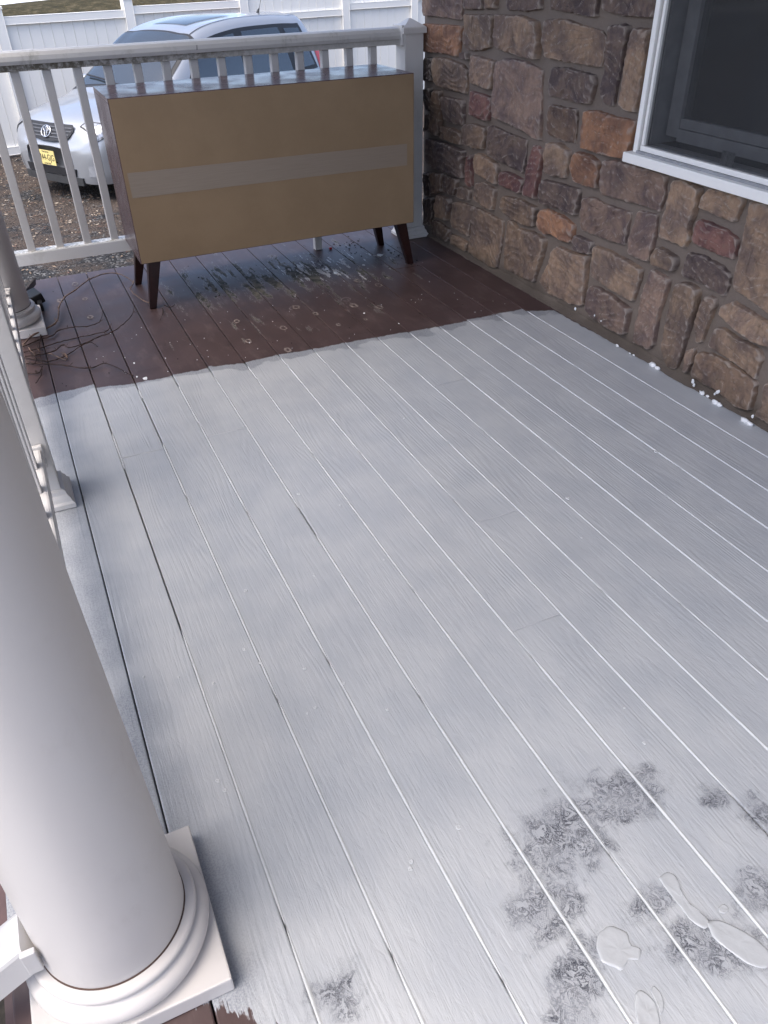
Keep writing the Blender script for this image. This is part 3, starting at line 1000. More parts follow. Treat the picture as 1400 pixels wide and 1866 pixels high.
CR = {1: (760, 0, 7.0), 2: (960, 0, 5.8333), 3: (760, 160, 7.0), 4: (760, 300, 7.0), 5: (940, 180, 5.8333), 6: (900, 380, 5.8333), 7: (1120, 280, 5.0), 8: (1120, 510, 5.0), 0: (0, 0, 1.0)}
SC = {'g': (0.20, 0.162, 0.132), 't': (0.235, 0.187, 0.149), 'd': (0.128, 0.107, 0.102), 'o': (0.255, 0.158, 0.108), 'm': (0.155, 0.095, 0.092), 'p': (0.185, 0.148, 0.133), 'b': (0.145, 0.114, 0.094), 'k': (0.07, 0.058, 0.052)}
STN = [
    (1, 'p', [(55, 0), (565, 0), (560, 90), (545, 255), (430, 245), (240, 210), (70, 205), (60, 130)]),
    (1, 'd', [(575, 0), (830, 0), (810, 120), (590, 125)]),
    (1, 'g', [(845, 0), (1010, 0), (985, 110), (850, 120)]),
    (0, 'd', [(920, 0), (983, 0), (983, 17), (962, 20), (921, 19)]),
    (1, 'o', [(75, 300), (340, 320), (550, 330), (545, 480), (510, 725), (270, 680), (80, 665), (65, 450)]),
    (1, 'g', [(580, 180), (760, 190), (945, 190), (935, 400), (925, 600), (800, 650), (640, 650), (555, 590), (550, 400)]),
    (1, 'd', [(540, 665), (630, 670), (640, 765), (525, 735)]),
    (0, 't', [(899, 27), (945, 28), (977, 40), (981, 77), (977, 109), (938, 101), (904, 89), (895, 80), (897, 45)]),
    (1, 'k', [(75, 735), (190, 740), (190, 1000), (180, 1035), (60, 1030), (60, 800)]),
    (1, 'g', [(215, 735), (330, 735), (560, 820), (625, 900), (620, 1100), (600, 1200), (330, 1130), (230, 1080), (205, 900)]),
    (1, 't', [(675, 700), (830, 740), (985, 785), (970, 960), (940, 1150), (780, 1095), (665, 1065), (660, 900)]),
    (0, 'p', [(904, 112), (925, 107), (957, 113), (985, 130), (982, 170), (983, 215), (980, 256), (972, 253), (956, 241), (916, 221), (898, 211), (899, 180), (901, 140)]),
    (3, 'k', [(80, 20), (165, 0), (165, 280), (85, 290)]),  # shadowed gap at the wall end, filled in as dark-coloured stone
    (3, 'k', [(90, 330), (170, 320), (165, 540), (90, 560)]),  # same deep gap, its shade given as stone colour
    (3, 'b', [(200, 40), (290, 40), (295, 200), (280, 560), (260, 610), (180, 590), (175, 250)]),
    (3, 'd', [(310, 105), (560, 160), (580, 180), (575, 400), (560, 490), (400, 440), (320, 400)]),
    (3, 'm', [(660, 40), (860, 100), (940, 130), (930, 300), (885, 430), (760, 390), (650, 340), (650, 180)]),
    (3, 'b', [(290, 490), (420, 515), (535, 575), (555, 640), (540, 730), (440, 700), (290, 640)]),
    (3, 'g', [(590, 465), (700, 460), (865, 510), (860, 650), (820, 790), (700, 770), (590, 720), (570, 600)]),
    (3, 'd', [(890, 490), (960, 490), (1130, 580), (1380, 670), (1370, 780), (1340, 1090), (1200, 1020), (1000, 930), (900, 850), (885, 650)]),
    (3, 'd', [(110, 640), (330, 700), (590, 810), (570, 950), (580, 1155), (400, 1100), (180, 1020), (100, 940)]),
    (3, 'm', [(625, 860), (690, 860), (680, 1000), (680, 1270), (650, 1285), (600, 1220), (605, 1000)]),
    (3, 't', [(735, 840), (820, 850), (1000, 970), (1015, 1040), (1000, 1240), (900, 1190), (730, 1070), (725, 920)]),
    (3, 'm', [(1050, 1070), (1130, 1075), (1335, 1175), (1345, 1230), (1310, 1355), (1200, 1310), (1040, 1240), (1035, 1110)]),
    (5, 'm', [(170, 490), (260, 540), (270, 600), (235, 800), (200, 1065), (85, 1035), (95, 880), (130, 650)]),
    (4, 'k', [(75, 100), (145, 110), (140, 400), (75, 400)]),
    (4, 'b', [(160, 110), (300, 120), (300, 350), (170, 380)]),
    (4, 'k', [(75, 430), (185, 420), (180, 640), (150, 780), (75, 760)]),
    (4, 'b', [(330, 130), (500, 190), (490, 290), (440, 405), (330, 350), (310, 300)]),
    (4, 'g', [(515, 290), (560, 280), (660, 330), (655, 465), (580, 450), (505, 410)]),
    (4, 'g', [(735, 235), (840, 230), (980, 320), (975, 420), (950, 590), (830, 550), (710, 450), (705, 350)]),
    (4, 't', [(250, 385), (400, 440), (410, 480), (365, 720), (225, 670), (200, 560)]),
    (4, 'g', [(450, 480), (560, 480), (700, 540), (680, 720), (640, 930), (450, 800), (435, 640)]),
    (4, 'g', [(720, 545), (850, 600), (1000, 690), (1080, 720), (1060, 980), (1000, 1330), (900, 1300), (650, 1120), (670, 900), (700, 720)]),
    (4, 'b', [(190, 700), (260, 730), (390, 830), (385, 990), (180, 900)]),
    (4, 't', [(400, 880), (520, 930), (640, 1010), (600, 1110), (400, 1010)]),
    (0, 'g', [(909, 362), (918, 357), (946, 364), (962, 372), (976, 379), (973, 402), (970, 415), (955, 411), (930, 401), (912, 386), (908, 375)]),
    (6, 'o', [(480, 20), (540, 10), (720, 80), (840, 190), (830, 280), (810, 370), (700, 340), (600, 270), (540, 280), (460, 200), (460, 100)]),
    (5, 'b', [(350, 60), (480, 95), (630, 110), (625, 280), (600, 480), (450, 440), (315, 380), (320, 220)]),
    (5, 'o', [(710, 130), (860, 130), (1030, 195), (1255, 240), (1230, 350), (1165, 645), (1040, 630), (860, 580), (680, 520), (690, 300)]),
    (5, 'g', [(330, 465), (450, 480), (560, 560), (555, 680), (510, 850), (400, 830), (300, 790), (300, 600)]),
    (5, 'o', [(640, 560), (760, 600), (860, 670), (870, 800), (850, 960), (740, 930), (620, 880), (580, 740), (600, 620)]),
    (5, 'd', [(280, 860), (400, 890), (670, 965), (660, 1060), (625, 1240), (500, 1200), (260, 1110), (250, 1000)]),
    (0, 'p', [(1100, 293), (1115, 292), (1140, 298), (1175, 307), (1203, 316), (1211, 322), (1209, 350), (1199, 387), (1180, 379), (1150, 371), (1120, 362), (1096, 355), (1093, 340), (1096, 310)]),
    (0, 'p', [(1058, 361), (1077, 360), (1095, 371), (1122, 380), (1146, 388), (1142, 410), (1135, 448), (1110, 440), (1080, 429), (1055, 418), (1054, 390)]),
    (6, 'd', [(850, 280), (1030, 360), (1020, 490), (930, 480), (845, 430)]),
    (6, 'g', [(140, 120), (190, 130), (230, 210), (400, 250), (535, 330), (520, 450), (430, 720), (410, 790), (250, 740), (70, 640), (80, 430)]),
    (6, 't', [(610, 440), (660, 400), (820, 470), (990, 510), (970, 700), (930, 1040), (800, 1020), (540, 900), (450, 780), (550, 600)]),
    (0, 'g', [(1081, 448), (1105, 457), (1140, 474), (1166, 492), (1164, 510), (1150, 551), (1130, 540), (1100, 521), (1076, 503), (1078, 480)]),
    (0, 'p', [(1072, 521), (1087, 525), (1110, 537), (1146, 564), (1143, 580), (1136, 611), (1118, 604), (1080, 580), (1063, 565), (1067, 540)]),
    (7, 'p', [(185, 520), (370, 560), (350, 780), (300, 990), (200, 960), (105, 910), (100, 800)]),
    (7, 't', [(525, 240), (620, 230), (770, 320), (740, 480), (660, 690), (680, 770), (620, 860), (450, 780), (395, 770), (420, 620), (480, 400)]),
    (7, 't', [(860, 310), (960, 330), (1165, 390), (1150, 480), (1075, 630), (950, 580), (775, 490), (800, 400)]),
    (7, 'm', [(740, 600), (850, 630), (980, 690), (1110, 790), (1090, 880), (1075, 970), (920, 930), (690, 810), (710, 700)]),
    (7, 'd', [(650, 900), (780, 930), (960, 1030), (1035, 1100), (1020, 1200), (985, 1310), (890, 1250), (740, 1170), (600, 1120), (605, 1030)]),
    (7, 'g', [(370, 850), (430, 870), (560, 950), (540, 1050), (510, 1080), (320, 1000), (340, 920)]),
    (0, 't', [(1369, 368), (1385, 367), (1440, 384), (1440, 604), (1400, 577), (1380, 562), (1345, 537), (1333, 530), (1334, 505), (1350, 450), (1362, 400)]),
    (0, 'p', [(1184, 491), (1200, 500), (1217, 511), (1209, 540), (1196, 580), (1189, 628), (1179, 638), (1149, 624), (1154, 590), (1166, 540)]),
    (8, 'g', [(560, 30), (640, 25), (760, 90), (740, 240), (680, 400), (590, 720), (540, 820), (450, 800), (400, 640), (430, 480), (500, 180)]),
    (8, 'g', [(820, 145), (900, 180), (910, 230), (840, 400), (780, 570), (720, 580), (715, 400), (770, 230)]),
    (8, 't', [(960, 240), (1060, 200), (1180, 270), (1400, 400), (1560, 470), (1550, 640), (1400, 610), (1250, 560), (1080, 430), (940, 310)]),
    (8, 't', [(910, 440), (970, 440), (1080, 520), (1300, 640), (1330, 720), (1290, 800), (1260, 920), (1100, 770), (860, 620), (850, 570)]),
    (8, 't', [(650, 640), (720, 620), (700, 720), (640, 860), (600, 850)]),
    (8, 'b', [(740, 660), (860, 680), (1000, 740), (1200, 880), (1280, 940), (1250, 1080), (1220, 1200), (1100, 1150), (900, 1000), (680, 880), (700, 780)]),
    (0, 'g', [(1385, 740), (1390, 700), (1440, 690), (1440, 792), (1400, 774), (1374, 757)]),
    (2, 'd', [(215, 0), (740, 0), (720, 180), (640, 180), (460, 140), (220, 100)]),
    (2, 'd', [(790, 0), (1350, 0), (1330, 190), (1180, 180), (1000, 170), (800, 110)]),
    (2, 't', [(185, 210), (400, 200), (520, 260), (780, 330), (820, 430), (770, 720), (600, 690), (400, 655), (200, 610), (170, 450)]),
    (2, 'd', [(880, 270), (1020, 255), (1080, 290), (1060, 430), (1000, 640), (940, 900), (900, 1140), (800, 1110), (770, 1000), (820, 700), (860, 400)]),
    (2, 't', [(1140, 300), (1310, 310), (1290, 450), (1240, 750), (1200, 980), (1140, 1200), (1050, 1190), (970, 1130), (1000, 900), (1080, 500)]),
    (2, 'd', [(240, 720), (400, 720), (700, 800), (715, 900), (650, 1110), (530, 1100), (220, 1020), (205, 900)]),
]


def stone(pts, colr, seed, step=0.0085, h=0.022, rings=(1.03, 1.0, 0.985, 0.965, 0.93, 0.88, 0.80, 0.70, 0.58, 0.45, 0.32, 0.16)):
    """one veneer stone with a split face; pts are (y, z) on the wall"""
    P = [Vector((a, b)) for a, b in pts]
    c = sum(P, Vector((0, 0))) / len(P)
    L = []
    for i in range(len(P)):
        a, b = P[i], P[(i + 1) % len(P)]
        n = max(1, int((b - a).length / step))
        for j in range(n):
            L.append(a + (b - a) * j / n)
    n = len(L)
    L = [(L[i - 1] + L[i] * 3 + L[(i + 1) % n]) / 5 for i in range(n)]
    L = [q + (q - c).normalized() * (0.004 * noise.noise((q.x * 50, q.y * 50, seed)) + 0.0035 * noise.noise((q.x * 140, q.y * 140, seed))) for q in L]
    hs = [-0.4, 0.45, 0.78, 0.90, 0.96, 1.0] + [1.0] * 10
    size = max((q - c).length for q in L)
    if len(rings) > 8:
        nr = max(5, int(size / 0.0085))
        rings = tuple(rings[:6]) + tuple(0.83 - 0.77 * i / nr for i in range(nr + 1))
        hs = hs[:6] + [1.0] * (nr + 1)
    tilt_y, tilt_z = random.uniform(-0.06, 0.06), random.uniform(-0.07, 0.07)
    ang = random.uniform(-0.5, 0.5)
    ca, sa = math.cos(ang), math.sin(ang)
    vs, fs = [], []

    def face(v):
        f = noise.fractal((v.x * 13, v.y * 13, seed * 3.7), 1.0, 2.1, 5)
        # split ledges running across the stone
        t = (v.y * ca + v.x * sa) * 30 + 1.6 * noise.noise((v.x * 9, v.y * 9, seed + 5))
        led = (t - math.floor(t))
        led = min(1, max(0, (led - 0.35) * 3.0))
        rdg = abs(noise.noise((v.x * 26, v.y * 15, seed + 2)))
        return 0.0065 * f + 0.0030 * led - 0.0035 * max(0, 0.16 - rdg) * 6 + tilt_y * (v.x - c.x) + tilt_z * (v.y - c.y)

    for s, hh in zip(rings, hs):
        inset = (1 - s) * min(size, 0.08) if s > 0.84 else None
        for q in L:
            d = q - c
            v = c + (d * (1 - inset / max(d.length, 0.02)) if inset is not None else d * s)
            vs.append((WALLX - (h * hh + face(v) * max(0, hh)), v.x, v.y))
    m = len(L)
    for k in range(len(rings) - 1):
        for i in range(m):
            j = (i + 1) % m
            fs.append((k * m + i, k * m + j, (k + 1) * m + j, (k + 1) * m + i))
    vs.append((WALLX - h - face(c), c.x, c.y))
    b = (len(rings) - 1) * m
    for i in range(m):
        fs.append((b + i, b + (i + 1) % m, len(vs) - 1))
    area = sum(L[i].x * L[(i + 1) % m].y - L[(i + 1) % m].x * L[i].y for i in range(m))
    if area > 0:
        fs = [f[::-1] for f in fs]
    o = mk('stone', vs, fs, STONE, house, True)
    o.data.set_sharp_from_angle(angle=R(32))
    o['stone_color'] = list(colr)
    return o


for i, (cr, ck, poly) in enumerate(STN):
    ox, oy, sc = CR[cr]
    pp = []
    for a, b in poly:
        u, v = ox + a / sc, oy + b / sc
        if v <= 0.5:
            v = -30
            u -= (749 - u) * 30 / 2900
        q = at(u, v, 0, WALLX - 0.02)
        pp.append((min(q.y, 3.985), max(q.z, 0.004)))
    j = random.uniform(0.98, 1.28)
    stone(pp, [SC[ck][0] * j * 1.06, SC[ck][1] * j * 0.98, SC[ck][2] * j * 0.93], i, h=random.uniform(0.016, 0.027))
# courses outside the picture so the wall goes on


def course(y0, y1, z0, z1):
    z = z0
    while z < z1 - 0.05:
        hh = random.uniform(0.10, 0.17)
        if z + hh > z1 - 0.05:
            hh = z1 - z
        y = y0
        while y < y1 - 0.06:
            ww = random.uniform(0.12, 0.30)
            if y + ww > y1 - 0.08:
                ww = y1 - y
            g = 0.011
            q = [(y + g, z + g), (y + ww - g, z + g), (y + ww - g, z + hh - g), (y + g, z + hh - g)]
            q = [(a + random.uniform(-0.006, 0.006), b + random.uniform(-0.006, 0.006)) for a, b in q]
            ck = random.choice('ggttdpomb')
            stone(q, SC[ck], random.random() * 90, 0.03, 0.022, (1.02, 1.0, 0.96, 0.9, 0.7, 0.4))
            y += ww
        z += hh


course(2.34, 3.97, 1.20, 2.5)
course(0.0, 1.30, 0.0, 2.5)
# mortar bed and paint dabs at the foot of the wall
bm = bmesh.new()
vs, fs = [], []
n = 160
for i in range(n + 1):
    yy = 0.6 + 3.3 * i / n
    q = noise.noise((yy * 6, 0, 2)) * 0.010 + noise.noise((yy * 30, 0, 2)) * 0.006
    for a, (dx, dz) in enumerate(((0.002, 0.028 + q), (0.010, 0.017 + q), (0.020 + q, 0.008), (0.024 + q, 0.001))):
        vs.append((WALLX - dx, yy, dz))
for i in range(n):
    for a in range(3):
        fs.append((i * 4 + a, i * 4 + a + 1, (i + 1) * 4 + a + 1, (i + 1) * 4 + a))
mk('mortar_fillet', vs, [f for f in fs], MORTAR, house, True)
bm = bmesh.new()


def lump(bm, c, s, seed):
    g = bmesh.ops.create_icosphere(bm, subdivisions=2, radius=1)
    for v in g['verts']:
        k = 1 + 0.5 * noise.noise(v.co * 1.7 + Vector((seed, 0, 0)))
        v.co = Vector((c[0] + v.co.x * s[0] * k, c[1] + v.co.y * s[1] * k, c[2] + v.co.z * s[2] * k))


for (u, v, s) in [(1190, 665, 0.012), (1198, 671, 0.009), (1125, 630, 0.006), (1148, 644, 0.004), (1155, 647, 0.004), (1262, 700, 0.006), (1280, 716, 0.009), (1303, 733, 0.010), (1310, 737, 0.009), (1358, 767, 0.012), (1366, 772, 0.010), (1290, 722, 0.006), (1240, 690, 0.004), (1250, 695, 0.004)]:
    q = at(u, v, 2, 0.004)
    lump(bm, (min(q.x, 2.035), q.y, 0.004), (s * 0.7, s * 1.5, s * 0.8), u)
for (u, v, s) in [(1262, 695, 0.007), (1264, 702, 0.005), (1306, 715, 0.006), (1302, 718, 0.004), (1309, 714, 0.005), (1371, 759, 0.005), (1048, 563, 0.006), (1083, 575, 0.003), (1095, 585, 0.003)]:
    q = at(u, v, 0, WALLX - 0.033)
    lump(bm, (WALLX - 0.031, q.y, max(q.z, 0.01)), (0.004, s * 0.8, s * 1.3), u)
o = bm_obj('paint_dabs', bm, CHIPW, house, True)
o['kind'] = 'stuff'
o['label'] = 'white paint dabs along the foot of the wall'

# window
win = bm_obj('window', box_bm(WALLX + 0.150, WALLX + 0.158, WY0, WY1, WZ0, WZ1), ROOMDARK, house)
FX = 2.004


def bar(name, x0, x1, y0, y1, z0, z1, mat, bev=0.002):
    return box(name, x0, x1, y0, y1, z0, z1, mat, win, bev)


bar('casing', FX, WALLX + 0.03, 2.283, 2.303, 0.708, 2.03, FRAME)
bar('casing', FX, WALLX + 0.03, 1.357, 1.377, 0.708, 2.03, FRAME)
bar('casing', FX, WALLX + 0.03, 1.378, 2.282, 2.01, 2.03, FRAME)
bar('channel', FX + 0.018, WALLX + 0.03, 2.274, 2.2825, 0.72, 2.009, FRAMEG, 0)
bar('channel', FX + 0.018, WALLX + 0.03, 1.3775, 1.386, 0.72, 2.009, FRAMEG, 0)
bar('screen_frame', FX + 0.006, FX + 0.026, 2.262, 2.2735, 0.733, 2.005, FRAME)
bar('screen_frame', FX + 0.006, FX + 0.026, 1.3865, 1.398, 0.733, 2.005, FRAME)
bar('screen_frame', FX + 0.004, FX + 0.026, 1.3865, 2.2735, 0.716, 0.7325, FRAME)
bar('sill', 1.978, WALLX + 0.03, 1.345, 2.322, 0.676, 0.7075, FRAME, 0.003)
bar('sill_channel', FX - 0.004, WALLX + 0.03, 1.3775, 2.282, 0.7078, 0.7155, FRAMEG, 0)
mk('screen', [(FX + 0.016, 1.398, 0.7325), (FX + 0.016, 2.262, 0.7325), (FX + 0.016, 2.262, 2.005), (FX + 0.016, 1.398, 2.005)], [(0, 1, 2, 3)], SCREEN, win)
bar('jamb', FX + 0.03, WALLX + 0.148, 2.2595, 2.2725, 0.735, 2.0, SASH)
bar('jamb', FX + 0.03, WALLX + 0.148, 1.388, 1.4, 0.735, 2.0, SASH)
bar('sash', 2.085, 2.115, 2.190, 2.245, 0.762, 2.0, SASH)
bar('sash', 2.085, 2.115, 1.415, 1.47, 0.762, 2.0, SASH)
bar('sash', 2.083, 2.113, 1.471, 2.189, 0.752, 0.790, SASH)
bar('sash', 2.088, 2.115, 1.471, 2.189, 0.792, 0.822, SASH)
bar('inner_sill', FX + 0.028, 2.082, 1.401, 2.2585, 0.718, 0.735, SASH)
mk('glass_pane', [(2.10, 1.47, 0.822), (2.10, 2.19, 0.822), (2.10, 2.19, 2.0), (2.10, 1.47, 2.0)], [(0, 1, 2, 3)], GLASS, win)
q = at(1327, 288, 0, FX + 0.021)
bar('warning_label', FX + 0.0195, FX + 0.021, q.y - 0.026, q.y + 0.026, 0.735, 0.775, simple('label_grey', (0.10, 0.10, 0.105), 0.5, var=0.5, scale=160), 0)
bar('meeting_rail', 2.086, 2.112, 1.471, 2.189, 1.36, 1.40, SASH)

# unseen porch roof sized to suit the light; upper storey added to block sun
PZ = 2.45
o = box('porch_ceiling', -0.55, WALLX - 0.002, -0.7, 4.40, PZ + 0.22, PZ + 0.28, CEIL)
o['kind'] = 'structure'
o = box('porch_roof', -0.62, WALLX - 0.002, -0.78, 4.48, PZ + 0.29, PZ + 0.44, SHING)
o['kind'] = 'structure'
o = box('porch_beam', -0.29, -0.03, -0.6, 4.36, PZ, PZ + 0.215, CEIL)
o['kind'] = 'structure'
o = box('added_upper_storey', WALLX + 0.01, 9.0, -4.0, 3.99, 2.56, 5.2, CEIL)
o['kind'] = 'structure'


# ------------------------------------------------------------------ columns
def column(cx, cy, label):
    t = empty('porch_column', (cx, cy, 0), label, 'column', 'round white porch columns')
    h = 0.142
    box('plinth', cx - h, cx + h, cy - h, cy + h, 0.001, 0.038, VIN_COL, t, 0.003)
    prof = [(0.128, 0.0382)]
    for k in range(13):
        a = -math.pi / 2 + math.pi * k / 12
        prof.append((0.121 + 0.0205 * math.cos(a), 0.059 + 0.0205 * math.sin(a)))
    prof += [(0.1225, 0.0802), (0.1225, 0.0845)]
    for k in range(9):
        a = -math.pi / 2 + math.pi * k / 8
        prof.append((0.1195 + 0.007 * math.cos(a), 0.0925 + 0.007 * math.sin(a)))
    prof += [(0.1145, 0.1005), (0.10, 0.1005)]
    lathe('base_moulding', prof, cx, cy, VIN_COL, t, 96)
    lathe('joint_seam', [(0.1090, 0.1004), (0.1108, 0.1008), (0.1090, 0.1022)], cx, cy, simple('seam_grime', (0.10, 0.06, 0.045), 0.9), t, 96)
    sh = [(0.1085, 0.1015), (0.1095, 0.106), (0.1075, 0.2), (0.1055, 0.3), (0.1018, 0.5), (0.098, 0.7), (0.0945, 0.9), (0.09, 1.2), (0.087, 1.6), (0.082, PZ - 0.16), (0.081, PZ - 0.09)]
    lathe('shaft', sh, cx, cy, VIN_COL, t, 96)
    lathe('capital', [(0.082, PZ - 0.089), (0.12, PZ - 0.075), (0.125, PZ - 0.06), (0.13, PZ - 0.03), (0.13, PZ - 0.001)], cx, cy, VIN_COL, t)
    return t


column(-0.151, 0.737, 'thick round white column in the lower left corner, nearest the camera')
column(-0.163, 3.572, 'round white column at the far left corner of the porch with vines at its base')

# ------------------------------------------------------------------ railings
RAILP = [(-0.044, 0.014), (-0.040, 0.030), (-0.030, 0.043), (-0.012, 0.049), (0.012, 0.049), (0.030, 0.043), (0.040, 0.030), (0.044, 0.014), (0.040, 0.0), (-0.040, 0.0)]
SUBP = [(-0.030, -0.024), (-0.030, -0.0005), (0.030, -0.0005), (0.030, -0.024)]
BOTP = [(-0.032, 0.0), (-0.032, 0.050), (-0.030, 0.055), (-0.025, 0.057), (0.025, 0.057), (0.030, 0.055), (0.032, 0.050), (0.032, 0.0)]
RZ = 0.944
BAL = None


def baluster(parent, x, y, z0, z1, mat=None):
    global BAL
    mat = mat or VIN
    key = round(z1 - z0, 3)
    if BAL is None:
        BAL = {}
    if (key, mat.name) not in BAL:
        bm = box_bm(-0.0172, 0.0172, -0.0172, 0.0172, 0, z1 - z0, 0.002, 1)
        me = bpy.data.meshes.new('baluster')
        bm.to_mesh(me)
        bm.free()
        me.materials.append(mat)
        BAL[key, mat.name] = me
    o = bpy.data.objects.new('baluster', BAL[key, mat.name])
    COL.objects.link(o)
    o.parent = parent
    o.location = Vector((x, y, z0)) - parent.location
    return o


def newel(cx, cy, label, base_h=0.078, hz=0.985):
    t = empty('railing_post', (cx, cy, 0), label, 'post', 'square white railing posts')
    s = 0.0505
    box('post_sleeve', cx - s, cx + s, cy - s, cy + s, 0.001, hz, VIN, t, 0.003)
    bm = bmesh.new()
    prof = [(base_h, 0.0), (base_h, 0.014), (base_h - 0.006, 0.020), (base_h - 0.010, 0.032), (base_h - 0.016, 0.040), (base_h - 0.018, 0.052), (s + 0.0005, 0.056)]
    rings = [[bm.verts.new((cx + a * r, cy + b * r, z + 0.001)) for a, b in ((-1, -1), (1, -1), (1, 1), (-1, 1))] for r, z in prof]
    for A, B in zip(rings, rings[1:]):
        for k in range(4):
            bm.faces.new((A[k], A[(k + 1) % 4], B[(k + 1) % 4], B[k]))
    bm_obj('base_trim', bm, VIN, t)
    bm = bmesh.new()
    c = 0.062
    prof = [(c, hz - 0.020), (c, hz + 0.002), (c - 0.003, hz + 0.006), (0.004, hz + 0.040)]
    rings = [[bm.verts.new((cx + a * r, cy + b * r, z)) for a, b in ((-1, -1), (1, -1), (1, 1), (-1, 1))] for r, z in prof]
    for A, B in zip(rings, rings[1:]):
        for k in range(4):
            bm.faces.new((A[k], A[(k + 1) % 4], B[(k + 1) % 4], B[k]))
    bm.faces.new(rings[-1])
    bm.faces.new(rings[0][::-1])
    bm_obj('post_cap', bm, VIN, t)
    return t


RY = 3.972
er = empty('end_railing', (0.85, RY, 0), 'long white railing with square balusters behind the cabinet', 'railing', 'white porch railings')
extrude('top_rail', RAILP, (-0.19, RY, RZ), (1.896, RY, RZ), VIN_TOP, er)
extrude('sub_rail', SUBP, (-0.19, RY, RZ), (1.896, RY, RZ), MILDEW, er)
extrude('bottom_rail', BOTP, (-0.19, RY, 0.147), (1.908, RY, 0.147), FOOT, er)
for k in range(-1, 14):
    baluster(er, 0.137 + 0.1247 * k, RY, 0.2035, RZ - 0.0245)
box('rail_bracket', 1.893, 1.9075, RY - 0.052, RY + 0.052, RZ - 0.03, RZ + 0.057, VIN, er, 0.003)
box('support_block', 1.392, 1.430, RY - 0.018, RY + 0.018, 0.001, 0.1468, VIN, er, 0.002)
mk('joint_mark', [(0.897, RY - 0.0455, 0.956), (0.9, RY - 0.0455, 0.956), (0.902, RY - 0.0455, 0.974), (0.8995, RY - 0.0455, 0.974)], [(0, 1, 2, 3)], TRIM, er)
newel(1.958, 3.968, 'square white railing post with pyramid cap standing against the stone wall')
newel(-0.245, 3.972, 'square white railing post at the outer corner behind the far column', 0.066)

SX = -0.147
newel(SX, 2.135, 'square white railing post halfway along the left edge of the deck')
for (a, b, lab) in ((0.848, 2.083, 'white railing section along the left edge between nearest column and middle post'), (2.187, 3.462, 'white railing section along the left edge between middle post and far column')):
    t = empty('side_railing', (SX, (a + b) / 2, 0), lab, 'railing', 'white porch railings')
    extrude('top_rail', RAILP, (SX, a, RZ), (SX, b, RZ), VIN, t)
    extrude('sub_rail', SUBP, (SX, a, RZ), (SX, b, RZ), VIN, t)
    extrude('bottom_rail', BOTP, (SX, a, 0.147), (SX, b, 0.147), VIN, t)
    n = int((b - a) / 0.1247)
    off = (b - a - (n - 1) * 0.1247) / 2
    for k in range(n):
        baluster(t, SX, (1.978 - 0.1247 * k) if b < 2.1 else a + off + k * 0.1247, 0.2035, RZ - 0.0245)
    for yy in (a + 0.008, b - 0.008):
        box('rail_bracket', SX - 0.037, SX + 0.037, yy - 0.008, yy + 0.008, 0.142, 0.212, VIN, t, 0.003)

# stair railing leaving the near column
sr = empty('stair_railing', (-0.5, 0.713, -0.2), 'white stair rail end joining the near column at lower left', 'railing', 'white porch railings')
sl = math.tan(R(30))
extrude('bottom_rail', BOTP, (-0.236, 0.713, 0.142), (-1.15, 0.713, 0.142 - sl * 0.914), VIN, sr)
extrude('top_rail', RAILP, (-0.265, 0.713, 0.90), (-1.15, 0.713, 0.90 - sl * 0.885), VIN, sr)
for k in range(6):
    xx = -0.36 - 0.125 * k
    baluster(sr, xx, 0.713, 0.205 + sl * (xx + 0.236), 0.903 + sl * (xx + 0.265))
box('rail_bracket', -0.266, -0.246, 0.671, 0.681, 0.142, 0.192, VIN, sr, 0.002)
o = box('stair_landing', -1.6, -0.36, -0.3, 0.76, -0.46, -0.34, CONC)
o['kind'] = 'structure'
bed = mk('mulch_bed', [(-1.6, 0.78, GZ + 0.02), (-0.36, 0.78, GZ + 0.02), (-0.36, 4.0, GZ + 0.02), (-1.6, 4.0, GZ + 0.02)], [(0, 1, 2, 3)], simple('dark_mulch', (0.02, 0.017, 0.014), 0.95, var=0.6, scale=30))
bed['kind'] = 'structure'
skirt = box('deck_skirt', -0.32, 2.04, DECK_FAR - 0.055, DECK_FAR - 0.035, GZ, -0.17, UNDER)
skirt['kind'] = 'structure'
skirt = box('deck_skirt', -0.318, -0.30, DECK_NEAR, DECK_FAR - 0.2, GZ, -0.17, UNDER)
skirt['kind'] = 'structure'

# ------------------------------------------------------------------ cabinet turned back to front
X0, X1, Y0, Y1, Z0, Z1 = 0.427, 1.752, 3.508, 3.905, 0.207, 0.851
cab = empty('cabinet', ((X0 + X1) / 2, (Y0 + Y1) / 2, 0), 'low cabinet on tapered legs showing its bare brown back panel', 'cabinet')
T = 0.018
box('top_panel', X0, X1, Y0, Y1, Z1 - T, Z1, LAM, cab, 0.0015)
box('bottom_panel', X0, X1, Y0, Y1, Z0, Z0 + T, LAM, cab, 0.0015)
box('side_panel', X0, X0 + T, Y0, Y1, Z0 + T + 0.0004, Z1 - T - 0.0004, LAM, cab, 0.0008)
box('side_panel', X1 - T, X1, Y0, Y1, Z0 + T + 0.0004, Z1 - T - 0.0004, LAM, cab, 0.0008)
back = box('back_panel', X0 + 0.003, X1 - 0.003, Y0 - 0.0045, Y0 - 0.0003, Z0 + 0.003, Z1 - 0.003, MDF, cab, 0.0006)
box('door_front', X0 + T, X1 - T, Y1 - 0.02, Y1 - 0.002, Z0 + T + 0.001, Z1 - T - 0.001, LAM, cab, 0.001)
